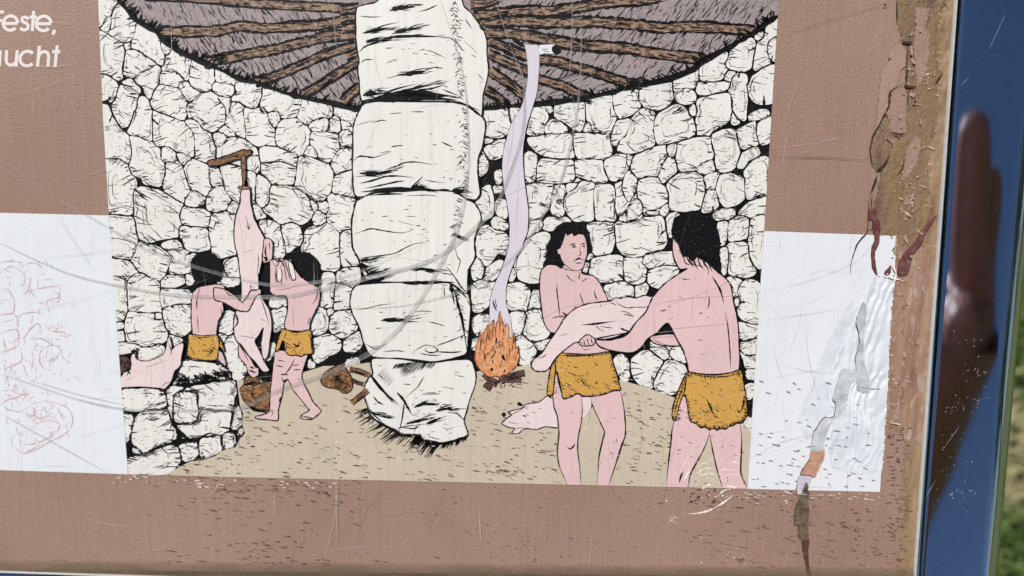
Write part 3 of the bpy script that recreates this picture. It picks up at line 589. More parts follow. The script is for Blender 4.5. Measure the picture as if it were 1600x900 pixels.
S_ = [  # pen strokes per block: (tile, points, width in px)
 [('L','140,-60 170,-20 210,30 285,105',5),('L','300,50 325,75 345,105',4),('L','345,95 332,200 312,285',2.4),('L','350,80 420,20 445,-20 465,-50',1.6),('L','400,138 440,122 500,112',4.5),('L','525,158 570,146 635,148',4),('L','350,235 410,222 468,202',4),('L','470,235 530,215',4),('L','320,252 400,262 440,240',2),('L','590,166 650,172 672,190 700,220',2.2),('L','160,70 190,105 225,122',2.6),('L','125,142 160,172 215,182',4),('L','300,262 345,250 420,240',2),
  ('L','340,0 385,4',1.4),('L','450,60 490,52 560,58',1.3),('L','440,62 560,60',1),('L','560,118 620,125',1.5),('L','560,15 640,30',1),('L','380,180 430,190',1),('L','190,-60 220,-30',1.5),('L','650,-50 700,-40',1),('L','400,290 420,240 500,235',1.2),('L','560,250 600,265 640,250',1),('L','480,300 520,318 560,325',1.2)],
 [('K','205,228 260,222 310,225 395,212',5),('K','300,226 360,232 425,236',2),('K','480,235 530,245 585,262',1.6),('K','40,160 110,160 200,138 300,128',1.3),('K','520,380 620,345 700,308',1.8),('K','480,382 520,385 540,400 520,415 490,415 466,402 480,382',2),('K','390,415 430,390 470,372 530,378',1.3),('K','612,12 640,60 660,140 680,210 692,280 708,380',4),('K','640,30 680,65 716,102',2.6),('K','576,25 580,90',1.8),('K','150,380 200,382 240,360',1.4),('K','120,365 170,395 210,390',1.8),('K','400,180 450,172 520,178',1.2),('K','220,410 300,405 350,412',1.6),('K','520,410 620,415 680,410',2.6),('K','430,420 500,432 560,430',2.2),('K','712,105 735,150',1.5)],
 [('J','45,548 100,530 150,515 230,528 330,540 405,518',1.9),('J','70,692 130,682 280,662 340,632 400,605 480,590',1.9),('J','80,700 120,702 165,696',5),('J','85,712 100,730 135,742',7),('J','90,730 110,760 200,735',3),('J','110,795 150,780 220,765',5),('J','120,815 190,815 240,795',4),('J','375,757 450,750 500,760 570,768',4),('J','325,832 400,836 480,830 600,832',4.5),('J','620,770 650,815 680,860 714,892',2.2),('J','640,620 655,680 672,705 650,780',1.6),('J','590,735 640,800',1.3),('J','210,445 255,440',1.2),('J','350,442 420,445',1),('J','414,497 438,498',2),('J','625,545 660,560',4),('J','90,470 105,462',1.3),('J','130,320 240,312 340,312',3),('J','350,322 480,318 540,326',1.3),('J','60,355 110,330',1.5),('J','460,455 462,470',1),('J','300,470 420,500',.8),('J','600,830 640,850 690,890',2),('J','615,840 625,890',6)],
 [('J','45,118 75,93 120,92 170,97 270,62',2.6),('J','80,190 140,192 210,190 280,168',7),('J','270,172 330,132 410,124 510,140',2.0),('J','80,250 150,235 260,205 400,215',2.6),('J','110,280 200,262 300,240 345,235',2.8),('J','300,240 345,235',2),('J','380,285 400,268 440,272 480,285',6),('J','90,300 200,290 330,280 600,292',4.5),('J','625,292 650,290 690,302',7),('J','460,228 520,240 590,245',1.2),('J','265,38 300,30 335,26',1.6),('J','560,5 600,25 625,35',2),('I','255,668 330,660',1.3),('I','380,655 460,655',1.8),('I','150,720 210,705 240,708',1.8),('I','60,735 110,720 180,700',1),('I','270,858 335,853',1.8),('I','565,832 625,862',1.8),('I','200,897 260,885',1.2),('J','630,220 600,222',1),('J','60,210 130,205 200,212',2)],
 [('I','255,65 290,52 340,44 410,40',6),('I','430,68 480,55 510,42 540,28',2.0),('I','80,93 140,100 215,98',1.5),('I','98,195 140,185 200,172 260,164',5),('I','160,168 240,145 315,130',1.4),('I','270,200 320,185 370,172 430,162',5),('I','400,148 460,138',1.3),('I','115,246 150,236 200,232',4.5),('I','100,275 160,255 250,225 300,215 400,212 480,213 600,217',4.2),('I','200,250 260,236 340,234',1.6),('I','75,310 105,280 140,262',2),('I','300,440 360,435 410,425 470,418',6),('I','460,408 520,395 575,400',1.8),('I','90,370 115,350 165,350',1.8),('I','450,292 500,300 540,318 590,342',1.4),('I','235,372 270,358 305,354',1.2),('I','235,460 330,438',1),('I','230,283 285,280',1.3),
  ('I','100,560 150,545 180,545',9),('I','130,545 220,548 300,520 420,490',3),('I','250,548 340,532 430,510 560,482',4),('I','420,525 500,520 580,495',3),('I','95,592 180,582 280,580 400,572 520,575 650,588',9),('I','330,560 420,545 500,552 600,565',8),('I','180,570 280,552 400,548 480,560',8),('I','560,520 620,545 660,560',2),('I','570,500 600,512',1.5),('I','500,545 600,560 680,575',2),('I','660,595 720,620 770,660 797,682',3),('I','720,620 790,650',1.6),('I','610,145 680,150',1.2),('I','600,215 650,248 690,300',1.8),('I','700,110 740,170',1.6),('I','730,320 770,335',1),('I','770,430 810,470',1.2),('I','690,235 780,320',.8),('I','780,150 800,180',1.2)]]
FACET = [None, [('K', 640, 30), ('K', 700, 330), -1], [('J', 660, 330), ('J', 640, 560), -1], [('I', 690, 620), ('J', 690, 300), -1], [('I', 640, 5), ('I', 670, 590), -1]]
random.seed(5)
for i, (t, q) in enumerate(BL):
    p = pts(t, q); q2 = smooth(p, 4, True, .25)
    s = Sheet((ZP + i * 1.0) * U, CREAM, INK)
    s.face(q2); s.outline(q2, 2.1, var=.4)
    for tt, qq, wd in S_[i]:
        pp = pts(tt, qq); s.stroke(pp, wd * 1.05, n=4, var=.3)
        if wd > 3.4:                                    # feathered dry-brush edges on the heavy strokes
            for k in range(18):
                a = lerp(pp[0], pp[-1], random.uniform(0, .75)); j = min(int(random.random() * (len(pp) - 1)), len(pp) - 2)
                a = lerp(pp[j], pp[j + 1], random.random()); d = (pp[j + 1][0] - pp[j][0], pp[j + 1][1] - pp[j][1]); l = math.hypot(*d) or 1
                L = random.uniform(10, 26); o = random.uniform(-wd * .75, wd * .75)
                s.stroke([(a[0], a[1] + o), (a[0] + d[0] / l * L, a[1] + d[1] / l * L + o + random.uniform(-2, 2))], random.uniform(.7, 1.6), sm=False)
    if FACET[i]:
        (ta, xa, ya), (tb, xb, yb_), sg = FACET[i]
        A = pts(ta, '%g,%g' % (xa, ya))[0]; B = pts(tb, '%g,%g' % (xb, yb_))[0]
        for k in range(int(math.dist(A, B) / 1.25)):
            m = lerp(A, B, random.random()); m = (m[0] + random.gauss(0, 2.2), m[1]); L = random.uniform(3, 11); a = random.choice([.5, .6, .3, 2.4]) + random.uniform(-.3, .3)
            if random.random() < .8: s.stroke([m, (m[0] + L * math.cos(a), m[1] + L * math.sin(a))], random.uniform(.6, 1.7), sm=False, var=.3)
    if i == 0:
        for k in range(26):                             # hatching in the shade of the block above
            x = 300 + 9 * k; y = -142 + abs(k - 14) * 1.0 + 10; L = (40 + 75 * math.exp(-((k - 13) / 6) ** 2)) * random.uniform(.7, 1.1)
            s.stroke(pts('L', '%g,%g %g,%g' % (x, y, x - L * .72, y + L * .8)), random.uniform(.9, 2.0), taper=(0, 1), sm=False, var=.3)
        for k in range(8): s.stroke(pts('L', '%g,%g %g,%g' % (180 + 9 * k, -40 + 8 * k, 230 + 8 * k, -95 + 9 * k)), .9, sm=False)
    c = cen(p)
    for k in range(24 if i else 40):                    # small pen dashes
        m = lerp(q2[random.randrange(len(q2))], c, random.uniform(.1, 1)); L = random.uniform(2, 11); a = random.gauss(-.05, .2)
        s.stroke([m, (m[0] + L * math.cos(a), m[1] + L * math.sin(a))], random.uniform(.5, 1.3), sm=False, var=.3)
    s.build('drawn_block', pil)
s = Sheet((ZP - .6) * U, INK)                           # cast-shadow hatching on the floor below the pillar
bot = smooth(pts('L', '120,150 150,192 220,240 300,280 330,298 430,305 450,328 500,340 560,350 620,340 680,320 720,300'), 9, False)
for k in range(150):
    a = bot[random.randrange(len(bot))]; t = (a[0] - 570) / 160
    L = (random.uniform(5, 14) if t > .75 else random.uniform(8, 32)) * (1 if t > .12 else .9); ang = 2.75 - t * .75 + random.uniform(-.08, .08)
    s.stroke([(a[0] + random.uniform(-2, 3), a[1] - 2), (a[0] + L * math.cos(ang), a[1] + L * math.sin(ang))], random.uniform(1, 2.2), 0, taper=(0, 1), sm=False, var=.3)
s.stroke(bot, 6, 0, n=1, var=.4)
s.build('pillar_shadow', pil, 'black hatched shadow drawn under the pillar foot')

# ------------------------------------------------------------------ figures, animals, fire
random.seed(21)
ZG = ZP + 8
def group(name, label):
    o = bpy.data.objects.new(name, None); COL.objects.link(o); o.parent = panel; o['label'] = label; return o
def shape(name, parent, z, fill, t, q, line=1.7, strokes=(), wob=.15, extra=(), label=None, var=.35, fills=()):
    s = Sheet(z * U, fill, INK, *[m for m, *_ in fills])
    q2 = smooth(pts(t, q), 4, True, wob)
    s.face(q2)
    for i, (m, tt, qq) in enumerate(fills): s.face(smooth(pts(tt, qq), 4), 2 + i, 2e-6)
    if line: s.outline(q2, line, var=var)
    for tt, qq, wd in strokes: s.stroke(pts(tt, qq), wd, n=4, var=.3)
    for f in extra: f(s, q2)
    return s.build(name, parent, label)
def cloth(s, q):                                        # pen texture of the ochre loincloths
    c = cen(q); n = len(q)
    for i in range(n):
        if random.random() < .8:
            a = q[i]; b = lerp(a, c, random.uniform(.04, .16)); s.stroke([a, (b[0] + random.uniform(-2, 2), b[1] + random.uniform(-2, 2))], random.uniform(.6, 1.4), sm=False)
    for i in range(26):
        a = lerp(q[random.randrange(n)], c, random.uniform(.1, .95)); L = random.uniform(3, 11); g = random.gauss(.45, .25)
        s.stroke([a, (a[0] + L * math.cos(g), a[1] + L * math.sin(g))], random.uniform(.5, 1.2), sm=False)
def flecks(n):
    def f(s, q):
        c = cen(q)
        for i in range(n):
            a = lerp(q[random.randrange(len(q))], c, random.uniform(.08, .95)); L = random.uniform(2, 9); g = random.gauss(.3, .15)
            b = (a[0] + L * math.cos(g), a[1] + L * math.sin(g))
            if inside(*a, q) and inside(*b, q): s.stroke([a, b], random.uniform(.6, 1.2), sm=False)
    return f
def hairtex(s, q):
    c = cen(q)
    for i in range(len(q)):
        if random.random() < .7:
            a = q[i]; d = (a[0] - c[0], a[1] - c[1]); l = math.hypot(*d) or 1
            s.stroke([lerp(a, c, .12), (a[0] + d[0] / l * random.uniform(.5, 2.6) + random.uniform(-2, 2), a[1] + d[1] / l * random.uniform(.5, 2.6))], random.uniform(1, 2.2), 1, sm=False)
# smoke
sm = '300,262 345,266 378,264 386,330 384,400 372,540 342,640 312,760 297,850 290,900'
left = '194,895 178,860 222,720 272,640 300,560 317,450 314,350'
s = Sheet(ZG * U, SMOKE, INK)
lo = pts('M', '300,262 314,350 317,450 300,560 272,640 222,720 190,820') + pts('N', '180,250 166,370 176,500 196,600 210,720 205,840') + pts('O', '205,5 190,70 160,160 122,240 96,330 92,450 100,500 130,540 200,575 226,560')
hi = pts('M', '378,264 386,330 384,400 372,540 342,640') + pts('N', '310,150 291,280 296,420 311,540 322,640 318,750 290,830') + pts('O', '290,22 252,80 216,170 192,260 190,350 215,440')
a_, b_ = smooth(lo, 3, False), smooth(hi, 3, False)
s.face(a_ + b_[::-1]); s.stroke(a_, 1.1, n=1, var=.5, sm=False); s.stroke(b_, 1.1, n=1, var=.5, sm=False)
for t, q, wd in [('O','112,330 122,370 138,400',2.2),('O','125,322 132,360 142,380',1.4),('O','205,520 210,560 205,600',1.2),('O','195,560 190,500 180,440',1.2),('O','108,455 120,470 122,500',1.1),('N','185,470 200,440 240,330 262,250',.6),('O','155,410 150,440 152,470',1.3)]: s.stroke(pts(t, q), wd)
s.build('drawn_smoke', panel, 'drawn lilac ribbon of smoke rising from the fire to the roof')
s = Sheet((ZG + .3) * U, PALE, INK)
s.face(smooth(pts('M', '384,268 420,262 470,262 510,285 505,308 460,315 420,312 385,318'), 3)); s.face(smooth(pts('M', '460,275 490,262 515,295 490,318 462,305'), 3), 1, 3e-6); s.face(smooth(pts('M', '225,232 250,222 285,255 300,275 262,262'), 3), 1, 3e-6)
s.stroke(pts('M', '395,285 420,290 440,280'), 1.2); s.stroke(pts('M', '400,300 450,302'), 1)
s.build('drawn_smoke_hole', roof, 'white opening with black edge in the drawn roof by the smoke')
# fire
fire = group('drawn_fire', 'drawn orange camp fire with dark logs beside the pillar')
def logs(name, t, q, wd, z, parent=None, m=None):
    s = Sheet(z * U, m or DARKWOOD, INK); p = pts(t, q); s.stroke(p, wd + 2, 1, 0, taper=(0, 0), n=4, var=.1); s.stroke(p, wd, 0, 2e-6, taper=(0, 0), n=4, var=.12)
    for k in range(5):
        a = lerp(p[0], p[-1], random.uniform(0, .6)); b = lerp(p[0], p[-1], random.uniform(.6, 1)); o = random.uniform(-wd / 3, wd / 3)
        s.stroke([(a[0] + o, a[1] + o), (b[0] + o, b[1] + o)], random.uniform(.8, 1.6), sm=False)
    return s.build(name, parent or fire)
logs('drawn_log', 'O', '60,765 100,805 140,830', 8, ZG + .5); logs('drawn_log', 'O', '170,800 240,772 300,760', 9, ZG + .8); logs('drawn_log', 'O', '150,790 210,800 280,800', 8, ZG + 1.1); logs('drawn_log', 'O', '120,790 95,825 72,855', 11, ZG + 1.4)
FQ = '10,640 18,590 38,560 62,515 88,488 112,462 122,500 138,460 152,412 166,450 190,500 202,560 226,552 240,600 265,660 262,700 232,740 192,772 140,782 90,780 42,745 14,700'
def fire_marks(s, q):
    c = cen(q)
    for i in range(150):
        a = lerp(q[random.randrange(len(q))], c, random.uniform(0, .95)); L = random.uniform(3, 12); g = math.atan2(c[1] - 70 - a[1], c[0] - a[0]) + random.uniform(-.5, .5)
        m = random.choice([1, 1, 2, 2, 3, 3]); b = (a[0] + L * math.cos(g), a[1] + L * math.sin(g))
        if inside(*b, q): s.stroke([a, ((a[0] + b[0]) / 2 + random.uniform(-1.5, 1.5), (a[1] + b[1]) / 2), b], random.uniform(.7, 2.4), m, 4e-6 + random.uniform(0, 3e-6), var=.3)
s = Sheet((ZG + 2) * U, FIRE, INK, EMBER, FLOOR)
q2 = smooth(pts('O', FQ), 4, True, 1.0); s.face(q2); s.outline(q2, 1.3, 2, var=.6); fire_marks(s, q2)
for q in ['14,640 30,575 40,530 58,560 62,620', '50,580 70,520 84,478 96,530 90,600', '84,560 100,500 116,448 128,510 120,600', '124,540 140,470 153,396 170,470 172,580', '168,560 186,500 200,470 208,540 200,640', '205,600 222,560 234,520 244,600 240,680', '230,660 250,620 262,600 268,660 250,720']:
    q3 = smooth(pts('O', q), 4, True, .5); s.face(q3, 0, 9e-6); s.stroke(q3[len(q3) // 8:-len(q3) // 8], 1.1, 2, 1.1e-5, n=1, sm=False, var=.6)
    a = pts('O', q); s.stroke([lerp(a[0], a[4], .5), lerp(a[1], a[3], .5), a[2]], 1.6, random.choice([1, 2, 3]), 1.2e-5, n=4, var=.5)
for q in ['164,664 174,650 184,680 172,684', '60,646 70,660 64,684', '98,738 110,728 116,742 105,750']: s.face(smooth(pts('O', q), 3), 1, 1.4e-5)
s.build('drawn_flames', fire)
s = Sheet((ZG + 2.4) * U, INK, EMBER)
for i in range(60): x, y = random.gauss(160, 45), random.gauss(815, 14); s.stroke(pts('O', '%g,%g %g,%g' % (x, y, x + random.uniform(5, 14), y + random.uniform(-6, 6))), random.uniform(1, 3), random.choice([0, 1]), 0, sm=False)
s.build('drawn_ember', fire, None, 'stuff')
# baskets and logs by the pillar
s_b = group('drawn_basket', 'drawn brown basket behind the butcher at the left')
shape('drawn_basket_bowl', s_b, ZG + .5, BASK, 'H', '62,190 110,162 180,158 255,165 262,335 205,342 150,326 92,280 68,230', 1.3, [('H','95,285 140,320 190,335 250,332',5),('H','70,175 120,160 200,158',2.5)], extra=[flecks(40)])
shape('drawn_dark_bundle', s_b, ZG + .8, BASK, 'H', '88,165 100,120 130,105 165,112 185,140 180,165 130,172', 1.5, [('H','80,110 120,100 180,125',6),('H','190,100 265,98',10),('H','190,130 265,140',9)], extra=[flecks(26)])
shape('drawn_hide', panel, ZG + .5, BASK, 'H', '578,135 600,92 650,60 700,38 742,70 772,120 782,180 758,217 720,222 690,200 620,186 585,165', 1.3, [('H','660,120 680,115 685,135 665,135',4)], extra=[flecks(70)], label='drawn dark brown hide lying on the floor left of the pillar')
lg = group('drawn_firewood', 'drawn brown firewood lying beside the pillar foot')
logs('drawn_log', 'H', '762,72 820,82 890,110', 7, ZG + .5, lg, BASK); logs('drawn_log', 'H', '770,135 810,155 850,165', 5, ZG + .8, lg); logs('drawn_log', 'H', '775,285 820,250 880,205', 7.5, ZG + 1.1, lg, BASK)
# carcass on the stone table
shape('drawn_carcass', panel, ZG + 1, FLESH, 'G', '105,165 112,115 140,88 172,50 184,-20 208,-30 220,5 290,16 370,-14 398,-45 414,-112 428,-142 441,-98 446,-58 465,-80 510,-100 520,-76 506,-12 500,45 462,85 440,150 398,197 360,190 230,182 105,187', 1.4,
      [('G','415,-110 440,-50 435,-20',1.5),('G','440,150 400,160 375,190',1.3),('G','270,60 330,40 420,10',.7),('G','150,140 200,120',.7),('G','184,-20 190,-45 212,-48 218,-20',4)], label='drawn pale pink animal carcass lying on the stone table at the left')
s = Sheet((ZG + 1.5) * U, DARKWOOD, INK)
s.face(smooth(pts('G', '100,0 130,-18 165,-5 182,25 175,70 140,85 118,112 100,120'), 3)); s.outline(smooth(pts('G', '100,0 130,-18 165,-5 182,25 175,70 140,85 118,112 100,120'), 3), 2.5)
for k in range(22): x, y = random.uniform(110, 170), random.uniform(0, 90); s.stroke(pts('G', '%g,%g %g,%g' % (x, y, x + random.uniform(-20, 20), y + 25)), random.uniform(.8, 2), sm=False)
s.build('drawn_dark_stone', wall)
s = Sheet((ZW - .8) * U, INK)
for k in range(150):
    u_ = random.random(); x = 455 + 330 * u_; y = 70 + 60 * random.random() ** .6 + 20 * math.sin(u_ * 5); L = random.uniform(25, 70); a = random.gauss(.55, .35) if u_ > .35 else random.gauss(2.0, .4)
    p = (x, y); q = (x + L * math.cos(a), min(y + L * math.sin(a), 172 - 40 * max(0, u_ - .3)))
    if x < 480 and y < 110: continue
    s.stroke(pts('G', '%g,%g %g,%g %g,%g' % (x, y, (x + q[0]) / 2, (y + q[1]) / 2 + random.uniform(-6, 6), q[0], q[1])), random.uniform(.8, 2.2), 0, n=2, var=.4)
s.stroke(pts('G', '440,168 520,172 640,150 740,140'), 5, 0, n=4, var=.5); s.stroke(pts('G', '445,160 470,105 492,62'), 4, 0, n=4, var=.5); s.stroke(pts('G', '620,95 680,120 740,138'), 6, 0, n=4, var=.5)
s.build('drawn_shading', wall, 'black hatching on the boulder below the left figure')
# branch and hanging carcass
st = group('drawn_branch', 'drawn brown branch sticking out of the wall with a cord')
shape('drawn_branch_wood', st, ZG + 1, BASK, 'D', '-62,292 0,276 60,256 130,232 160,220 195,226 215,222 212,246 172,270 100,290 20,318 -52,326', 1.6, extra=[flecks(36)])
shape('drawn_cord', st, ZG + 6, BASK, 'D', '150,262 175,262 180,330 180,400 172,450 205,455 205,472 140,472 135,455 158,448 155,380 150,320', 1.1, [('D','135,480 140,495',1.4),('D','165,380 190,400 200,430',1.1),('D','170,440 150,470',1.4)], extra=[flecks(10)])
hc = group('drawn_carcass', 'drawn pink carcass hanging by its leg from the branch between two butchers')
shape('drawn_trunk', hc, ZG + 2, FLESH, 'D', '152,480 205,470 214,570 240,670 285,755 300,790 292,860 285,930 268,1010 260,1020 268,1120 285,1165 330,1245 347,1340 334,1460 322,1540 292,1560 276,1470 282,1420 292,1358 262,1420 240,1440 246,1465 272,1510 302,1580 333,1630 290,1640 250,1590 200,1540 150,1480 110,1420 102,1320 120,1240 150,1160 150,1080 140,1000 128,900 110,830 104,740 116,640 142,560', 1.8,
      [('D','180,640 195,700 200,730 215,690',1.4),('D','185,700 195,725',1.2),('F','270,330 300,420 330,520',1.4),('F','290,540 262,600 240,612',3.5),('F','285,545 275,580 262,640 270,690',4.5),('F','140,640 200,720 250,780',1.6),('F','110,440 130,500 108,540',3),('F','130,590 200,600 250,610',1),('F','165,60 230,40',.6),('F','255,60 262,120 250,200',1.2),('F','270,480 310,500',1)])
shape('drawn_cut_flank', hc, ZG + 3, SKIN, 'D', '296,795 322,785 345,800 354,830 350,900 345,930 300,945 285,920 290,860', 1.5, [('D','310,820 305,880 320,920',2.2),('D','330,810 335,860',1.6),('D','290,905 315,920 300,935',4)])
shape('drawn_entrails', hc, ZG + 1.5, SKIN, 'F', '140,640 200,720 240,790 260,800 262,840 225,860 195,830 180,780 135,720', 1.3, [('F','205,790 235,800',2.5),('F','195,810 250,830',2.5),('F','150,670 200,760',1.2)])
# the two butchers at the left
pA = group('drawn_person', 'drawn man seen from behind reaching for the hanging carcass, leftmost figure')
shape('drawn_body', pA, ZG + 4, SKIN, 'E', '656,330 672,300 700,280 760,266 830,262 866,286 872,370 852,380 857,430 840,470 820,510 812,600 820,680 850,700 872,785 820,752 740,752 640,735 640,600 655,580 648,480 650,400', 1.5,
      [('E','705,285 690,340 684,390 688,430',2),('E','690,465 692,520 698,572',1.3),('E','840,470 845,440 835,410',1.2)])
shape('drawn_arm', pA, ZG + 5, SKIN, 'F', '-25,290 0,285 50,296 110,335 155,375 190,340 212,302 245,300 272,292 278,320 245,342 215,402 190,437 130,430 80,402 30,376 -20,360', 1.6, [('F','45,300 75,330 110,340',1.6),('F','155,378 165,385',1.6),('F','212,302 210,270 235,290',1.3),('F','100,310 105,330',1.2)])
shape('drawn_hair', pA, ZG + 6, INK, 'E', '645,130 660,92 700,67 760,60 810,80 842,120 846,180 832,232 790,250 720,255 672,242 650,190', 0, extra=[hairtex])
shape('loincloth', pA, ZG + 6, OCHRE, 'E', '636,582 720,592 806,586 826,600 850,645 862,695 828,660 822,700 814,742 740,750 640,730 620,710 630,640', 1.5, [('E','818,592 830,640 828,665',2.5),('E','640,660 660,690 668,715',1.5),('E','740,730 780,690 795,660',1.4),('E','655,592 720,604 800,596',1.2)], extra=[cloth])
pB = group('drawn_person', 'drawn dark haired man with raised arms cutting the hanging carcass from its right side')
shape('drawn_body', pB, ZG + 4, SKIN, 'F', '335,110 390,98 436,104 470,120 505,180 550,226 600,260 646,286 656,330 642,400 612,460 590,512 576,562 440,552 430,500 446,430 440,342 372,336 336,312 330,250 334,180', 1.6,
      [('F','336,318 380,340 440,345',2.4),('F','360,300 450,290 560,260',.7),('F','612,300 640,300 628,360 602,392',1.5),('F','590,470 575,520',1.4),('F','345,110 375,150 400,110 430,150 440,110',1.6),('F','380,105 420,130 400,150',1.6),('F','420,105 440,150 455,200 465,240',1.6),('F','375,150 372,220 378,260',1.8),('F','410,240 408,260 425,265',1.3),('F','480,400 485,530',.7),('F','336,190 330,260 336,300',2.6),('F','382,170 402,160 412,200 405,245 384,240 380,200 383,170',1.8),('F','455,110 475,115 500,220 478,235 460,180 452,130 456,108',1.8),('F','345,118 365,102 385,118 395,104 412,120 425,106 438,122',2.2),('F','425,130 432,190 445,245',1.4),('F','500,170 530,215 552,228',1.4)],
      fills=[(CREAM, 'F', '382,170 402,160 412,200 405,245 384,240'), (CREAM, 'F', '455,110 475,115 500,220 478,235 460,180')])
shape('drawn_legs', pB, ZG + 3.5, SKIN, 'H', '288,-46 276,20 265,120 256,200 250,320 240,346 200,362 158,372 168,386 240,392 303,396 306,330 330,240 342,160 350,140 372,142 400,200 440,250 488,310 500,335 470,352 448,370 458,386 520,388 578,342 570,322 530,280 500,220 470,160 456,110 478,30 492,-25 430,-40 360,-50', 1.5,
      [('H','412,0 382,60 345,105',1.8),('H','320,102 372,104',2.2),('H','325,120 345,150 365,125',2.2),('H','250,330 270,345 262,370',1.3),('H','500,318 515,345',1.2),('H','310,280 330,240',3),('H','450,372 490,375 530,385',2.4),('H','300,10 350,20',1.6),('H','290,45 340,55',1.6),('H','395,45 440,40',2),('H','400,75 450,70',1.6)], extra=[flecks(30)])
shape('drawn_hair', pB, ZG + 6, INK, 'F', '470,92 500,67 550,55 600,70 640,110 656,160 656,230 640,272 600,262 552,222 522,172 490,122', 0, extra=[hairtex])
shape('loincloth', pB, ZG + 6, OCHRE, 'F', '408,552 440,552 500,570 590,556 602,620 606,702 560,712 535,726 500,716 460,717 434,692 420,622 392,680 368,692 384,620', 1.5, [('F','440,570 425,610',1.2),('F','480,640 510,660 520,640',3),('F','580,570 600,630 598,690',2.2)], extra=[cloth])
# dead piglet behind the woman's legs
pg = shape('drawn_carcass', panel, ZG + 1, FLESH, 'P', '165,380 198,350 222,330 200,315 250,300 285,292 300,272 340,262 385,254 432,220 470,235 640,225 690,228 690,290 665,330 636,356 500,405 420,400 372,416 300,412 262,440 222,436 242,412 200,402', 1.5,
      [('P','255,262 285,275',7),('P','162,328 190,330',7),('P','200,350 240,320 290,300',1.3),('P','240,412 300,405',1.2),('P','195,370 260,385',1),('P','285,292 320,280',1.2)], extra=[flecks(12)], label='drawn pale pink dead animal lying on the floor behind the woman')
# woman facing us
pC = group('drawn_person', 'drawn long haired person facing forward in an ochre loincloth holding the carcass with both arms')
shape('drawn_hair', pC, ZG + 3, INK, 'S', '104,356 125,310 130,268 128,245 148,200 156,170 190,125 240,100 300,106 346,112 376,160 382,200 397,262 372,290 340,340 220,385 180,352 140,352', 0, extra=[hairtex])
shape('drawn_body', pC, ZG + 4, SKIN, 'S', '180,352 215,372 232,352 330,370 336,402 400,415 440,458 466,510 486,562 480,700 490,865 200,868 178,760 150,747 116,700 102,640 90,540 86,450 96,386 130,352', 1.7,
      [('S','190,458 188,500 195,560 206,648',1.8),('S','155,666 205,654 250,652',1.8),('S','242,405 262,432 296,456',1.5),('S','325,392 318,420 318,442',1.6),('S','334,452 350,440 366,430',1.4),('S','320,512 333,550 346,586',1.6),('S','405,500 414,535 428,566',1.8),('S','218,628 252,648 292,615',3.2),('S','286,602 300,596 312,604',1.5),('S','210,655 235,690 215,705',1.3),('S','195,565 205,650',1.6),('S','330,838 360,850 390,842',1.1),('S','470,860 492,840 505,870',1.4)])
shape('drawn_face', pC, ZG + 5, SKIN, 'S', '238,166 250,178 278,166 290,182 318,170 346,178 360,215 366,280 352,330 340,372 310,386 280,382 236,352 215,322 206,292 194,288 190,264 208,252 224,212', 1.0,
      [('S','260,236 280,230 302,228',1.7),('S','324,234 340,228 357,231',1.7),('S','274,244 288,240 301,246',2.6),('S','335,244 345,242 354,247',2.6),('S','275,248 288,252 300,249',1.1),('S','328,240 322,262 328,288 322,298 300,296',1.3),('S','282,332 300,322 320,314 346,326',2.4),('S','292,340 315,342 334,338',1.4),('S','214,366 256,382 308,388',1.3),('S','215,200 240,150 300,150 350,178',3.5),('S','255,150 250,182',3.2),('S','290,150 285,182',3.2),('S','330,160 325,176',3),('S','272,160 266,172',2.5),('S','310,150 305,178',2.2)])
shape('drawn_legs', pC, ZG + 4, SKIN, 'P', '478,80 466,200 470,280 490,340 500,440 490,540 502,630 532,700 550,750 628,752 622,640 610,540 613,462 630,380 637,300 632,218 660,222 682,228 700,282 740,370 766,430 756,480 736,570 730,650 718,752 786,752 812,680 842,590 870,502 890,440 885,330 872,240 856,185 700,170 500,90', 0,
      [('P','478,80 466,200 470,280 490,340 500,440 490,540 502,630 532,700 552,752',2.2),('P','629,752 622,640 610,540 613,462 630,380 637,300 632,218',2.2),('P','682,228 700,282 740,370 766,430 756,480 736,570 730,650 719,752',2.3),('P','786,752 812,680 842,590 870,502 890,440 885,330 872,240 856,185',2.3),('P','546,515 565,531 588,512 592,494',2.2),('P','835,470 842,495',1.3),('P','480,85 500,150 522,236',1.5)], extra=[flecks(38)],
      fills=[(FLOOR, 'P', '640,352 665,330 688,290 740,372 766,430 756,480 736,570 730,650 719,752 629,752 622,640 610,540 613,462 632,380')])
shape('loincloth', pC, ZG + 6, OCHRE, 'P', '476,8 490,-32 560,-28 640,-24 720,-28 800,-36 816,20 836,80 850,140 862,186 820,190 760,212 700,222 640,220 610,208 570,226 526,236 512,180 496,110 480,78 470,160 462,216 430,210 440,120 456,40', 1.7, [('P','478,0 480,70 478,90',2.4),('P','632,110 645,150 655,165',1.6),('P','715,150 725,135',2),('P','640,135 690,185',1.2),('P','500,-20 600,-14 790,-24',2.2)], extra=[cloth, cloth])
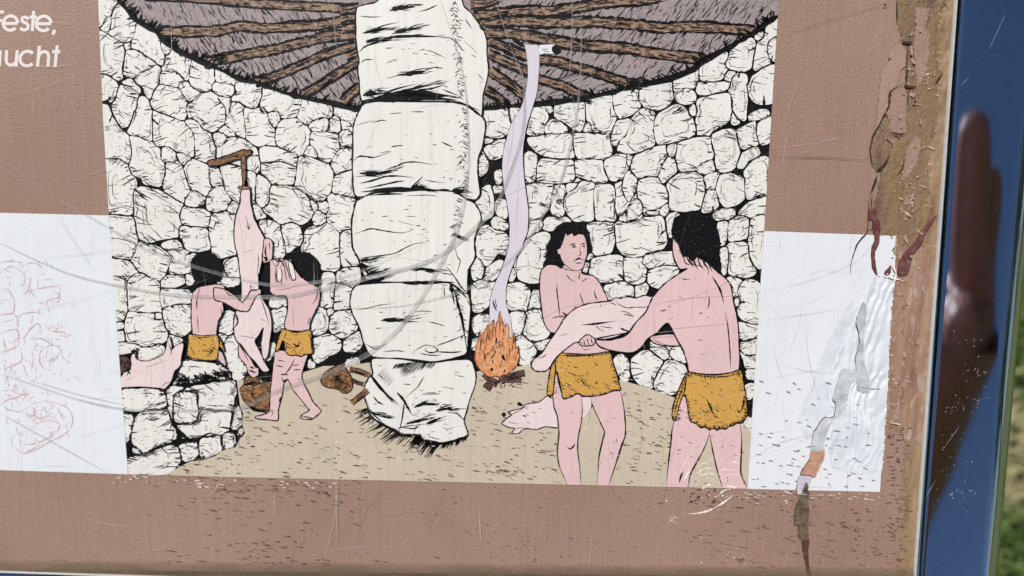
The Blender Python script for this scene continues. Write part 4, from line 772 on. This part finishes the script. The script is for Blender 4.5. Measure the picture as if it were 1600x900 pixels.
# carried carcass
cc = group('drawn_carcass', 'drawn pale pink carcass carried between the two figures at the right')
shape('drawn_trunk', cc, ZG + 7, FLESH, 'S', '38,945 50,908 100,868 150,790 198,722 234,662 290,612 360,582 440,570 500,564 530,545 560,548 600,538 650,545 700,530 750,536 800,500 830,560 760,640 700,690 640,720 600,747 520,778 440,795 330,808 300,806 260,830 190,890 140,960 110,976 60,972', 1.8,
      [('S','330,704 390,700 440,694 540,680',3),('S','440,712 480,718 525,722',1.3),('S','410,705 440,730 465,745',1.3),('S','558,720 580,732 614,742',3),('S','528,546 545,580 600,604 640,600 700,600 730,598',1.5),('S','560,622 600,630 642,656',1.4),('S','575,640 600,645 640,655',1.4),('S','440,580 448,600',1.1),('S','500,570 540,590',1.3),('S','200,770 260,750',.8),('S','70,900 110,890 130,870',1.2),('S','380,790 480,772 610,746',2.4),('S','700,602 745,585',1.2)])
shape('drawn_hand', pC, ZG + 9, SKIN, 'S', '322,795 345,772 360,762 375,762 392,772 410,785 412,805 400,822 380,826 355,828 332,826 318,812', 1.5, [('S','345,785 350,815 360,826',1.6),('S','366,775 370,805 378,824',1.6),('S','388,778 392,800 398,815',1.6),('S','320,800 345,820',1.4)])
# man seen from behind at the right
pD = group('drawn_person', 'drawn black haired man seen from behind in an ochre loincloth carrying the carcass, rightmost figure')
shape('drawn_far_arm', pD, ZG + 6, SKIN, 'U', '138,772 200,760 250,757 296,768 325,822 240,826 170,815 138,792', 1.5, [('U','150,785 180,805 240,824',1.2)])
shape('drawn_legs', pD, ZG + 8, SKIN, 'V', '276,440 262,500 255,580 240,700 226,835 356,835 362,790 378,738 420,662 460,582 484,520 488,540 502,620 530,740 556,838 700,842 690,805 666,750 668,640 670,540 658,440 560,380 345,290 325,290', 0,
      [('V','276,436 262,500 255,580 240,700 228,832',2.4),('V','357,832 362,790 378,738 420,662 460,582 488,490',2.3),('V','484,520 502,620 530,740 558,832',2.3),('V','702,838 690,805 666,750 668,640 670,540 658,440',2.3),('V','327,738 315,765 304,806',2.6),('V','590,800 585,760',.8)], extra=[flecks(34)], fills=[(FLOOR, 'V', '360,835 362,790 378,738 420,662 460,582 484,522 488,540 502,620 530,740 554,835')])
shape('drawn_body', pD, ZG + 9, SKIN, 'U', '266,200 268,290 285,340 310,378 352,374 292,410 215,466 150,540 110,626 50,690 0,760 -50,780 -110,790 -182,792 -160,832 -80,856 20,868 80,840 118,786 180,745 236,694 286,780 326,850 350,920 362,978 420,990 520,994 600,985 655,970 656,800 650,700 640,640 622,560 610,482 586,440 540,400 470,340 380,280 300,190', 1.9,
      [('U','498,420 520,455 546,502 567,578',3.2),('U','572,622 588,700 598,800 604,900 606,965',2),('U','314,432 340,436 371,438',1.6),('U','479,525 480,575 470,616',1.7),('U','190,626 232,614',1.6),('U','418,638 446,632',1.5),('U','468,660 484,654',1.1),('U','-160,795 -100,793 -20,770 10,745',2.2),('U','236,694 250,720 286,780',2.2),('U','150,580 400,545 640,535',.5),('U','190,735 400,715 620,695',.5),('U','130,780 290,770',.5)], extra=[flecks(10)])
shape('drawn_hair', pD, ZG + 10, INK, 'U', '258,150 266,112 276,76 320,56 370,40 430,54 480,84 522,130 541,180 546,240 536,290 548,388 532,372 520,300 500,332 470,300 440,322 420,300 382,332 350,302 326,306 310,270 292,222 266,192', 0,
      [('U','345,295 362,330 392,365',3),('U','330,300 340,340 370,352',1.8),('U','380,300 395,340 410,375',2.6),('U','410,290 425,350 450,375',2.2),('U','440,300 452,345 480,378',2.8),('U','470,290 480,350 500,395',2.4),('U','495,310 515,360 532,405',2.8),('U','525,270 538,330 548,388',6),('U','360,310 380,345 430,360',1.4),('U','455,340 478,395 470,405',1.2)], extra=[hairtex])
shape('loincloth', pD, ZG + 10, OCHRE, 'V', '356,156 430,166 510,172 600,160 666,144 682,212 696,300 706,365 720,394 706,405 690,432 672,452 640,456 615,472 600,474 572,490 545,486 525,497 510,486 480,492 455,478 430,482 405,458 370,442 356,380 346,320 330,285 302,360 282,440 262,416 270,350 300,262 334,186', 1.7,
      [('V','345,175 320,260 290,340 276,420',1.8),('V','350,165 340,240 332,285',2.4),('V','464,308 485,355 505,402',2.6),('V','686,295 682,340 668,385',3.2),('V','645,370 655,390 668,380',2.4),('V','600,340 612,380',1.3),('V','360,166 440,178 520,184 600,178 662,158',2)], extra=[cloth, cloth, cloth])

# ------------------------------------------------------------------ wear: peeled edge, cracks, scratches
random.seed(33)
ZO = ZG + 14
def patch(name, poly, mat, h0, amp, step=2.6, fn=None, label=None, parent=None, smoothf=True, edge=1.5):
    """a raised ragged film: a grid of real relief cut to an outline"""
    xs = [p[0] for p in poly]; ys = [p[1] for p in poly]; x0, y0 = min(xs), min(ys)
    nx, ny = int((max(xs) - x0) / step) + 2, int((max(ys) - y0) / step) + 2
    V, Fc, idx = [], [], {}
    def vid(i, j):
        if (i, j) not in idx:
            x, y = x0 + i * step, y0 + j * step
            n = noise.fractal(Vector((x * .045, y * .03, 3.1)), .9, 2.1, 4)
            h = h0 + (fn(x, y) if fn else amp * n)
            idx[(i, j)] = len(V); V.append(at(x + random.uniform(-.3, .3) * step, y + random.uniform(-.3, .3) * step, max(h, 3 * U)))
        return idx[(i, j)]
    for j in range(ny):
        for i in range(nx):
            cx, cy = x0 + (i + .5) * step, y0 + (j + .5) * step
            e = edge * noise.noise(Vector((cx * .2, cy * .2, 9))) * 2
            if inside(cx + e, cy + e * .6, poly): Fc.append((vid(i, j + 1), vid(i + 1, j + 1), vid(i + 1, j), vid(i, j)))
    o = mesh_obj(name, V, Fc, mat, parent or panel, smoothf=smoothf)
    if label: o['label'] = label
    return o
def fx(y, d=0): return 1497.5 - .0717 * y + d           # inner edge of the steel frame
STRIP = [(1401.7,-4),(1402.3,35),(1407,50),(1408,64),(1416,70),(1415,130),(1418,172),(1415,210),(1393,210),(1391,167),(1381,187),(1370,207),(1363,230),(1362,257),(1367,267),(1377,263),(1372,300),(1360,330),(1370,333),(1371,366),(1401.7,368),(1402,385),(fx(385),385),(fx(-4),-4)]
patch('peeled_edge', STRIP, GLUE, .00022, .00030, label='bare yellowish adhesive where the brown film has peeled off along the frame')
patch('peeled_edge', [(1470,-4),(1466,60),(1470,120),(1458,190),(1446,240),(1452,300),(1440,345),(1448,400),(fx(400),400),(fx(-4),-4)], GOLD, .00026, .00034, 2.0, label='dull golden adhesive along the upper frame edge', edge=6)
patch('peeled_edge', [(1402,364),(1397,450),(1391,520),(1387.5,600),(1383,672),(1396,668),(1418,690),(fx(690),690),(fx(364),364)], STREAK, .00018, .00022, 2.0, edge=9, label='brown streaked peeling film between the pale box and the frame')
patch('peeled_edge', [(1424,655),(1416,720),(1411,790),(1404,850),(1398,905),(fx(905),905),(fx(655),655)], GOLD, .00009, .00024, 2.0, edge=10, label='dull golden worn film at the lower right beside the frame')
FLAKE = printed('lifted_brown_film', (168, 138, 119), .10, .05, .3, .4, .4, .03, 1500)
patch('film_flake', pts('a', '605,205 585,230 562,300 532,330 520,440 510,560 485,690 515,610 545,560 568,490 572,440 605,408 622,330 645,310 640,240 625,205'), FLAKE, .0006, .00016, 1.2, label='lifted pale brown flake of film', edge=.6)
patch('film_flake', pts('a', '578,425 605,408 640,412 652,480 648,560 645,625 575,620 572,500'), BROWN, .0005, .00012, 1.2, edge=.6)
patch('film_flake', pts('a', '650,690 690,640 720,650 700,760 650,840 620,850 640,760'), BROWN, .0005, .00016, 1.2, edge=1)
patch('film_flake', pts('a', '690,30 760,40 740,130 760,180 745,330 700,420 690,300 680,210 690,120'), BROWN, .00052, .00018, 1.2, edge=1.6)
s = Sheet(.00085, INK, MAROON, DIRT, region=None)
CR = printed('crack_shadow_brown', (66, 48, 42), .3, .1, 0)
s = Sheet(.0009, CR, region=None)
for t, q, wd in [('a','603,-5 605,50 607,108',1.6),('a','640,395 610,404 585,420 570,440 568,490 545,540 520,590 492,640 480,700 484,740 490,780',3),('a','572,728 550,765 530,790 505,802',5),('a','512,820 500,860 484,900',3.6),('b','542,-5 532,60 526,180 500,215 478,245 462,290 450,330 446,388',1.8),('a','580,625 610,632 648,628',2),('a','655,320 650,360 648,400',3),('a','640,398 665,408 695,405',4.5),('a','625,192 650,200 680,198',3.6),('a','660,420 655,500',1.5),('a','700,430 690,470 685,505',2),('a','820,340 800,370 785,390',3),('a','640,740 630,790 605,820',2),('a','655,225 650,330',1.4),('b','548,10 545,60 530,105',1.5),('a','0,735 240,738 480,750',.7),('a','60,170 300,90 590,10',.5),('b','520,180 548,170 552,120',.9)]:
    s.stroke(pts(t, q), wd, 0, random.uniform(0, 4e-6), n=4, var=.35)
s.build('film_crack', panel, 'thin dark cracks in the brown film near the frame')
def ragged(name, mat, t, q, z, label=None, wob=.5):
    s = Sheet(z, mat, CR, region=None); q2 = smooth(pts(t, q), 5, True, wob * 1.5); s.face(q2)
    k = len(q2); s.stroke(q2[k // 2:] + q2[:1], 1.2, 1, n=1, var=.6, sm=False)
    return s.build(name, panel, label)
ragged('torn_film', MAROON, 'b', '530,92 565,78 572,110 586,160 582,240 562,290 566,340 574,386 566,386 548,350 546,260 560,230 552,160 550,130 532,130', .0006, 'narrow dark red tear at the upper right of the pale box')
ragged('torn_film', MAROON, 'b', '852,108 825,125 800,150 772,190 745,240 700,280 668,345 670,392 715,385 728,330 742,290 775,250 800,190 830,150', .0007, 'slanting dark red tear beside the frame')
ragged('torn_film', MAROON, 'b', '636,343 632,382 602,386 615,368', .0006)
WF = [(1370,428),(1397,440),(1393,490),(1388,580),(1385,650),(1381.5,700),(1378,735),(1340,742),(1300,730),(1294,700),(1304,655),(1318,620),(1322,580),(1300,600),(1306,560),(1330,520),(1345,480),(1358,450)]
def ripple(x, y):
    n = noise.fractal(Vector((x * .02, y * .012, 1.7)), .8, 2, 3); m = noise.noise(Vector((x * .035, y * .018, 7.7))); f = noise.fractal(Vector((x * .13, y * .07, 3.3)), .9, 2, 3)
    ph = (x * .92 + y * .30 + n * 17 + m * 6) / (12.5 if y < 640 else 10) * 2 * math.pi
    fade = min(1, max(0, (770 - y) / 140)) * min(1, max(0, (y - 415) / 40))
    return (.00026 * math.sin(ph) * max(.3, .6 + 1.0 * m) + .00009 * abs(math.sin(ph * .47 + n * 9)) * (m > 0) + .00010 * n + .00008 * f) * fade
patch('wrinkled_film', WF, WRINK, .00034, 0, 1.7, ripple, 'wrinkled white film along the crack in the pale box', edge=1)
def ripple2(x, y):
    n = noise.fractal(Vector((x * .03, y * .02, 5.7)), .8, 2, 3); ph = (x * .80 + y * .5 + n * 14) / 13 * 2 * math.pi
    return .00007 * math.sin(ph) * max(0, noise.noise(Vector((x * .012, y * .012, 2))) + .4) + .00002
patch('wrinkled_film', [(1345,478),(1306,555),(1318,580),(1304,640),(1262,690),(1245,660),(1270,590),(1300,520),(1330,470)], WRINK, .00016, 0, 2.2, ripple2, edge=2)
ragged('glue_crack', GREYGLUE, 'b', '505,515 522,540 516,640 506,780 535,880 530,940 480,930 478,870 468,780 488,690 472,610 492,560', .0008, 'grey crack with exposed glue running down through the pale box')
ragged('glue_crack', GREYGLUE, 'c', '385,-10 445,0 462,30 420,60 405,130 380,185 350,205 330,240 300,320 305,352 245,352 250,300 262,260 300,205 345,200 352,140 340,122 365,40', .00085)
ragged('torn_film', ORANGE, 'c', '245,350 275,352 304,350 300,390 280,430 262,466 235,458 200,456 215,420 238,385', .0009, 'orange patch showing in the crack at the bottom of the pale box')
ragged('torn_film', printed('lilac_grey_underlayer', (196, 190, 200), .08, .08, .1), 'c', '195,456 240,464 250,472 238,500 222,515 210,545 185,535 182,505', .00088)
ragged('torn_film', DIRT, 'c', '222,490 232,500 236,560 235,640 230,680 236,720 225,760 205,745 190,720 190,682 172,672 180,590 205,535', .0009, 'dark olive tear in the brown field below the pale box')
ragged('torn_film', printed('dark_maroon_underlayer', (88, 58, 52), .2, .1, .2), 'c', '205,745 236,735 234,800 240,870 248,902 234,904 222,850 210,790', .00092)
cv, cf = [], []
def chip(x, y, L, W, ang, lift):                        # a curled chip of film, thin but solid
    n = 5; b = len(cv); ca, sa = math.cos(ang), math.sin(ang)
    for k in range(n):
        u = k / (n - 1); h = .0004 + lift * u * u; wv = W * (1 - .5 * u) * random.uniform(.75, 1.2)
        for t_ in (-.5, .5):
            px, py = x + ca * L * u - sa * wv * t_ + random.uniform(-.4, .4), y + sa * L * u + ca * wv * t_ + random.uniform(-.4, .4)
            cv.append(at(px, py, h)); cv.append(at(px, py, h - .00008))
    for k in range(n - 1):
        i = b + 4 * k; cf.extend([(i, i + 4, i + 6, i + 2), (i + 1, i + 3, i + 7, i + 5), (i, i + 1, i + 5, i + 4), (i + 2, i + 6, i + 7, i + 3)])
for i in range(70):
    if random.random() < .6: y = random.uniform(0, 370); x = random.gauss(1418, 14)
    else: y = random.uniform(370, 690); x = random.gauss(1412, 14)
    if 1366 < x < fx(y) - 14: chip(x, y, random.uniform(5, 15), random.uniform(3, 8), random.choice([random.gauss(1.5, .5), random.gauss(0, .6), random.gauss(-1.6, .5)]), random.uniform(.0003, .0011))
ch = mesh_obj('film_chip', cv, cf, FLAKE, panel); ch['kind'] = 'stuff'; ch['label'] = 'small curled chips of brown film standing up along the peeled strip'
s = Sheet(.00105, FLECKW, CR, region=None)
for t, q, wd in [('d','335,465 400,460 480,442 540,412 600,375 665,325',2.6),('d','430,290 470,260 500,262',2.5),('d','540,345 590,300 640,290',2),('d','600,265 640,270 680,280',1.6),('c','405,75 430,90 402,140 372,160',2),('c','300,210 330,220 300,240',1.6),('b','600,395 640,400 690,415',4),('b','640,340 660,380 650,430',3),('c','590,225 640,235',2),('d','1000,380 1020,370 1035,382 1020,392',1.2),('L','650,245 690,240',.6)]:
    s.stroke(pts(t, q), wd, 0, random.uniform(0, 3e-6), n=4, var=.6)
for i in range(130):
    cx, cy, sx, sy = random.choice([(1105, 775, 26, 12), (1050, 813, 5, 4), (1130, 765, 20, 8), (1120, 870, 26, 12), (1395, 440, 12, 10), (1397, 610, 9, 40), (1160, 772, 60, 4), (1452, 200, 10, 120), (1448, 120, 8, 10), (1415, 290, 10, 20)])
    x, y = random.gauss(cx, sx), random.gauss(cy, sy)
    if x > fx(y) - 2: continue
    L = random.uniform(.6, 4); a = random.uniform(-.6, .6)
    s.stroke([(x, y), (x + L * math.cos(a), y + L * math.sin(a))], random.uniform(.6, 1.7), 0, random.uniform(0, 4e-6), sm=False)
for i in range(26):
    x, y = random.gauss(1095, 22), random.gauss(778, 10); L = random.uniform(3, 9); a = random.uniform(-1.3, .2)
    s.stroke([(x, y), (x + L * math.cos(a), y + L * math.sin(a))], random.uniform(.7, 1.6), 1, 0, sm=False)
for i in range(150):
    x, y = random.choice([(random.uniform(200, 560), random.uniform(560, 738)), (random.gauss(1115, 35), random.gauss(720, 28)), (random.uniform(560, 1000), random.uniform(560, 750))])  # the cluster at lower right paints glints of the crinkled film
    if not inside(x, y, PIC): continue
    L = random.uniform(1.5, 6); a = random.gauss(.25, .2)
    s.stroke([(x, y), (x + L * math.cos(a), y + L * math.sin(a))], random.uniform(.5, 1.2), 0, random.uniform(0, 4e-6), sm=False)
for q in ['395,190 430,160 480,140 530,150', '380,225 440,190 500,180 545,190', '540,175 590,150 640,160 690,150', '550,220 600,195 650,185 700,190', '390,140 440,110 500,100', '620,120 660,100 700,110', '280,170 310,120 330,90', '300,230 330,190 345,150']:  # shiny creases of the clear film over the legs, painted as white strokes
    s.stroke(pts('d', q), random.uniform(1, 2), 0, random.uniform(0, 4e-6), n=4, var=.6)
s.build('white_scuff_and_glint', panel, 'small white scuffs and chips on the worn print and painted glints of crinkled film', 'stuff')
# dashes pitted into the film over the brown field, the pale box and the figures
s = Sheet(ZO * U, FLECKB, FLECKG, FLECKW, region=None)
for i in range(1900):
    x = 195 + 1225 * random.random(); y = 745 + 150 * random.random() ** 1.25
    lowb = 741 + (x - 200) * .0235
    if y < lowb + 2 or x > fx(y) - 40 * random.random() - 8: continue
    cl = noise.fractal(Vector((x * .018, y * .03, 4.4)), 1, 2, 3)
    if random.random() > .45 + 1.3 * cl: continue
    k = 1 - .35 * (abs(x - 850) < 250)
    if 560 < x < 1060 and random.random() < .72: continue
    if x < 330 and random.random() < (330 - x) / 110: continue
    dash(s, x, y, 0, random.choice([random.uniform(.25, .6), random.uniform(.5, 1.15)]) * k)
for i in range(150):
    x = random.uniform(1172, 1378); y = random.uniform(585, 764)
    if random.random() < (y - 560) / 200 and inside(x, y, RP) and inside(x + 12, y + 3, RP): dash(s, x, y, 1, .8)
for i in range(70):
    x = random.choice([random.uniform(170, 520), random.uniform(1150, 1380)]); y = 743 + (x - 200) * .0235 + abs(random.gauss(2, 7)); L = random.uniform(4, 11)
    s.stroke([(x, y), (x + L * .5, y + L * .12), (x + L, y + L * .22)], random.uniform(.8, 1.6), 2, 1e-6, n=1)
for i in range(90):
    x = random.uniform(1384, 1418); y = random.uniform(660, 895)
    if x < fx(y) - 14: dash(s, x, y, 0, .6)
s.build('pitted_fleck', panel, 'short slanting flecks pitted into the worn film', 'stuff')
# broad pale scuff arcs and fine hairline scratches in the clear surface
ARCS = [('0,585 40,597 107,620 192,639 280,641 370,638 433,611 500,588 545,568 585,547 620,517 647,483 671,445 700,391 712,364 724,321 730,273 732,240 729,160 721,107 705,51 686,-5', 8.5, 0),
        ('-5,377 53,405 107,427 160,441 240,456 299,463 360,464 450,463 500,452 575,434 660,412 700,391 751,348 780,311 809,237 819,180 816,120 800,80 775,5', 8.5, 0),
        ('540,481 607,480 660,472 727,453 780,420 817,385 868,299 889,235 903,160 908,80 907,-5', 5.5, 0),
        ('0,240 60,292 107,320 171,357 240,395 343,428 420,445 480,443 530,432 564,423 620,399 668,377', 6.5, 1), ('894,-5 893,60 888,150', 3, 1), ('520,5 524,60 526,75', 3.5, 1), ('0,647 80,691 171,742', 2.2, 0), ('40,592 120,616 190,632', 4, 1)]
for i, (q, wd, m) in enumerate(ARCS):
    s = Sheet((ZO + 4 + i * .5) * U, [SCUFF, SCUFFL][m], region=None)
    s.stroke(pts('z', q), wd * .82, 0, 0, n=6, var=.16); s.stroke([(x + wd * .25, y + wd * .30) for x, y in pts('z', q)], wd * .3, 0, 2e-6, n=6, var=.6); s.build('scuff_arc', panel, 'broad pale curved scuff across the print' if i < 4 else None)
s = Sheet((ZO + 10) * U, HAIRL, HAIRW, region=None)
HS = [('X','330,55 400,170 480,290 545,388',1),('X','270,310 500,285 770,245',.8),('X','100,640 400,570 600,520 660,490',1),('Y','400,160 490,220',.8),('f','785,240 760,310 690,375 640,510 620,590',1.6),('e','915,520 930,640 945,720',1.1),('b','20,465 200,430 350,380 480,320 545,250',.9),('b','0,605 250,570 470,535',.9),('b','10,500 100,560 160,640',.7),('b','130,810 260,840 400,850',.8),('b','115,205 115,280',.7),('c','0,40 180,10 330,-20',.5),('D','340,570 500,500 740,430',.8),('N','0,100 500,560',.4),('A','300,490 400,400 470,350',1.2),('A','450,660 800,655',.5)]
for t, q, wd in HS: s.stroke(pts(t, q), wd, 0, random.uniform(0, 4e-6), n=4, var=.3)
for i in range(330):
    x, y = random.uniform(0, 1380), random.uniform(0, 880); a = random.choice([random.gauss(1.6, .1), random.gauss(1.75, .35), random.gauss(-.15, .2)]); L = random.choice([random.uniform(15, 60), random.uniform(50, 200)]); b = random.uniform(-.15, .15)
    q = [(x, y), (x + L * .5 * math.cos(a + b), y + L * .5 * math.sin(a + b)), (x + L * math.cos(a), y + L * math.sin(a))]
    if max(p[0] for p in q) < 1380: s.stroke(q, random.uniform(.3, .75), random.choice([0, 0, 0, 1]), random.uniform(0, 8e-6), n=3, var=.3)
s.build('hairline_scratch', panel, 'fine hairline scratches all over the clear surface', 'stuff')
# dust and grit in the corner against the frame
DUST = film_mat('settled_dust', (134, 116, 92), .26, .8)
s = Sheet((ZO + 12) * U, DUST, region=None)
for k, (dy, amp) in enumerate([(-9, 3), (-5, 2.5), (-1, 2), (3, 1.5), (6, 1)]):
    top = [(x, 884 + (x + 20) * .0085 + dy + amp * noise.fractal(Vector((x * .03, k * 7.0, 2)), .9, 2, 4)) for x in range(-20, 1436, 5)]
    s.face(top + [(1436, 935), (-20, 935)], 0, k * 3e-6)
s.build('settled_dust', panel, 'band of settled dust along the lower frame', 'stuff')
gv, gf = [], []
def crumb(x, y, r, h=.0003):
    c = at(x, y, h); b = len(gv)
    for d in ((1,0,0),(0,1,0),(-1,0,0),(0,-1,0),(0,0,1),(0,0,-1)): gv.append(c + Vector(d) * r * random.uniform(.6, 1.2))
    for i in range(4): gf.append((b + i, b + (i + 1) % 4, b + 4)); gf.append((b + (i + 1) % 4, b + i, b + 5))
for i in range(420):
    x = random.uniform(-10, 420) if random.random() < .7 else random.uniform(0, 900); crumb(x, 889.5 + x * .0235 + random.gauss(0, 1.6), random.uniform(.00008, .00024))
for i in range(160):
    y = random.uniform(0, 900); crumb(fx(y) - abs(random.gauss(1.5, 2.0)), y, random.uniform(.00006, .00018), .0006)
gr = mesh_obj('grit', gv, gf, simple('sand_grit', (150, 130, 100), (206, 190, 160), 300, .8), panel); gr['kind'] = 'stuff'; gr['label'] = 'sandy grit caught against the inner edge of the frame'
# dust specks and light scratches on the steel
s = Sheet(.00304, FLECKW, HAIRW, region=None)
for i in range(120):
    y = random.uniform(0, 900) if random.random() < .5 else random.uniform(520, 800); x = fx(y) + 14 + random.uniform(3, 70)
    if y > 450: L = random.uniform(.5, 2)
    else: L = random.uniform(.4, 1.4)
    a = random.uniform(-.8, .8); s.stroke([(x, y), (x + L * math.cos(a), y + L * math.sin(a))], random.uniform(.3, .75), random.choice([0, 1, 1]), random.uniform(0, 6e-6), sm=False)
for i in range(34):
    cx, cy = random.choice([(1530, 585), (1520, 630), (1490, 640), (1500, 770)]); x, y = random.gauss(cx, 9), random.gauss(cy, 5); L = random.uniform(2, 8); a = random.gauss(-.5, .4)
    s.stroke([(x, y), (x + L * math.cos(a), y + L * math.sin(a))], random.uniform(.25, .6), 1, random.uniform(0, 6e-6), sm=False)
for q, wd in [('1572,20 1545,78', .8), ('1500,135 1515,120', .6), ('1475,700 1500,665', .6), ('1445,780 1462,750', .5)]: s.stroke(pts('z', q), wd, 1, 6e-6, n=2)
s.build('dust_speck', frame, None, 'stuff')

# ------------------------------------------------------------------ the hand mirrored in the steel
def mp(x, y, Z): p = at(x, y, .006 - Z); return ROOT @ Vector((p.x, p.y, Z))
HP = []; HE = []; HR = []
def chain(start, seq):
    prev = start
    for x, y, Z, r in seq:
        HP.append(mp(x, y, Z)); HR.append(r)
        if prev is not None: HE.append((prev, len(HP) - 1))
        prev = len(HP) - 1
    return prev
wr = chain(None, [(1474, 590, .170, .036)])
chain(wr, [(1408, 660, .20, .040), (1300, 775, .27, .046), (1060, 1030, .40, .052)])
pm = chain(wr, [(1512, 520, .160, .036)])
k1 = chain(pm, [(1517, 450, .152, .0230), (1517, 380, .148, .0185)]); chain(k1, [(1518, 290, .143, .0165), (1518, 220, .140, .0155), (1518, 168, .138, .0115)])
k2 = chain(pm, [(1530, 455, .158, .0220), (1544, 390, .156, .0185)]); chain(k2, [(1560, 325, .154, .0165), (1566, 285, .152, .0145), (1568, 256, .150, .0110)])
k3 = chain(pm, [(1536, 475, .168, .0210), (1552, 430, .168, .0175)]); chain(k3, [(1561, 385, .164, .0150), (1564, 360, .160, .0130), (1565, 345, .158, .0105)])
k4 = chain(pm, [(1538, 510, .176, .0190), (1554, 475, .178, .0155)]); chain(k4, [(1563, 445, .176, .0130), (1568, 425, .174, .0115), (1570, 412, .172, .0095)])
chain(pm, [(1496, 515, .142, .0200), (1500, 505, .128, .0170), (1507, 515, .117, .0150), (1511, 524, .108, .0120)])
me = bpy.data.meshes.new('hand'); me.from_pydata([tuple(p) for p in HP], HE, [])
ho = bpy.data.objects.new('hand', me); COL.objects.link(ho)
ho.modifiers.new('skin', 'SKIN'); sv = me.skin_vertices[0].data
for i, r in enumerate(HR): sv[i].radius = (r, r); sv[i].use_root = (i == 0)
sb = ho.modifiers.new('smooth', 'SUBSURF'); sb.levels = 2; sb.render_levels = 2
skm = simple('brown_skin', (150, 98, 90), (164, 108, 98), 120, .5); skm.node_tree.nodes['Principled BSDF'].inputs['Subsurface Weight'].default_value = 0
me.materials.append(skm)
ho['label'] = 'raised hand with two fingers up mirrored as a dark blur in the steel frame'; ho['category'] = 'hand'

# ------------------------------------------------------------------ grass far below, out of focus
random.seed(9)
def ground_hit(x, y):
    d = (ROOT.to_3x3() @ to_local(Vector(((x - 800) / F, (y - 450) / F, 1)))); o = ROOT @ CAM
    if d.z > -.05: return None
    return o + d * ((-.95 - o.z) / d.z)
c0 = ground_hit(1585, 760)
V, Fc, MI = [], [], []
gmats = [simple('grass_green', (92, 116, 56), (132, 150, 88), 30, .6), simple('grass_dark', (66, 92, 44), (92, 116, 62), 30, .6), simple('grass_dry', (176, 166, 120), (196, 188, 150), 30, .7)]
for i in range(26000):
    x, y = c0.x + random.gauss(0, .42), c0.y + random.gauss(0, .55); h = random.uniform(.03, .11); a = random.uniform(0, 6.28); w_ = random.uniform(.0025, .006); ln = random.uniform(.01, .06)
    n = noise.noise(Vector((x * 5, y * 5, 1)))
    if n < -.32 and random.random() < .7: continue
    b = len(V); dx, dy = math.cos(a) * w_, math.sin(a) * w_; lx, ly = math.cos(a + 1.57) * ln, math.sin(a + 1.57) * ln
    V += [(x - dx, y - dy, -.951), (x + dx, y + dy, -.951), (x + dx * .7 + lx * .4, y + dy * .7 + ly * .4, -.95 + h * .6), (x - dx * .7 + lx * .4, y - dy * .7 + ly * .4, -.95 + h * .6), (x + lx, y + ly, -.95 + h)]
    Fc += [(b, b + 1, b + 2, b + 3), (b + 3, b + 2, b + 4)]; k = 2 if n > .38 else (1 if random.random() < .35 else 0); MI += [k, k]
gs = mesh_obj('grass', V, Fc, gmats, None, MI); gs['kind'] = 'stuff'; gs['label'] = 'blurred green grass below the panel edge'

# ------------------------------------------------------------------ trees round the clearing, seen only as dark bands in the rounded steel edges
bark = simple('grey_bark', (92, 80, 66), (122, 108, 92), 14, .9)
leafm = [simple('dark_leaves', (58, 78, 40), (80, 100, 52), 3, .6), simple('olive_leaves', (84, 98, 56), (106, 118, 70), 3, .6)]
def make_tree(seed):
    random.seed(seed)
    root = bpy.data.objects.new('tree', None); COL.objects.link(root)
    V, Fc = [], []
    def limb(a, b, r0, r1, n=6):
        d = (b - a).normalized(); u = d.orthogonal().normalized(); v = d.cross(u); k = len(V)
        for p, r in ((a, r0), (b, r1)):
            for i in range(n): V.append(p + u * (r * math.cos(6.283 * i / n)) + v * (r * math.sin(6.283 * i / n)))
        for i in range(n): Fc.append((k + i, k + (i + 1) % n, k + n + (i + 1) % n, k + n + i))
    top = Vector((random.uniform(-.3, .3), random.uniform(-.3, .3), 2.4)); limb(Vector((0, 0, -.1)), top, .2, .13)
    tips = []
    for i in range(9):
        a = 6.283 * i / 9 + random.uniform(-.3, .3); e = top + Vector((math.cos(a) * random.uniform(.8, 1.9), math.sin(a) * random.uniform(.8, 1.9), random.uniform(.2, 2.6))); limb(top - Vector((0, 0, random.uniform(0, .8))), e, .08, .03); tips.append(e)
    mesh_obj('trunk', V, Fc, bark, root)
    V2, F2, MI2 = [], [], []
    for i in range(3600):
        c = random.choice(tips); p = c + Vector((random.gauss(0, .5), random.gauss(0, .5), random.gauss(0, .42))); u = Vector((random.gauss(0, 1), random.gauss(0, 1), random.gauss(0, 1))).normalized(); v = u.orthogonal().normalized(); h = random.uniform(.06, .13); k = len(V2)
        V2 += [p - u * h, p + v * h * .5, p + u * h, p - v * h * .5]; F2.append((k, k + 1, k + 2, k + 3)); MI2.append(random.choice([0, 0, 1]))
    mesh_obj('crown', V2, F2, leafm, root, MI2); return root
def place(o, x, y, sc_, rz):
    o.location = (x, y, -.95); o.scale = (sc_,) * 3; o.rotation_euler = (0, 0, rz); o['label'] = 'leafy green tree of the clearing mirrored dark in the rounded edge of the steel'; o['category'] = 'tree'; o['group'] = 'trees round the clearing'
protos = [make_tree(4), make_tree(8)]
spots = []
for i in range(8): a = rad(-16 + 14 * i); d = 7.8 if i > 1 else 14; spots.append((d * math.cos(a), d * math.sin(a) - 1))
for i in range(8): a = rad(135 + 14 * i); spots.append((7.0 * math.cos(a), 7.0 * math.sin(a) - 1))
random.seed(2)
for i, (x, y) in enumerate(spots):
    if i < 2: o = protos[i]
    else:
        o = protos[i % 2].copy(); COL.objects.link(o)
        for ch in protos[i % 2].children: c = ch.copy(); COL.objects.link(c); c.parent = o
    place(o, x + random.uniform(-.5, .5), y, random.uniform(1.15, 1.45), random.uniform(0, 6))
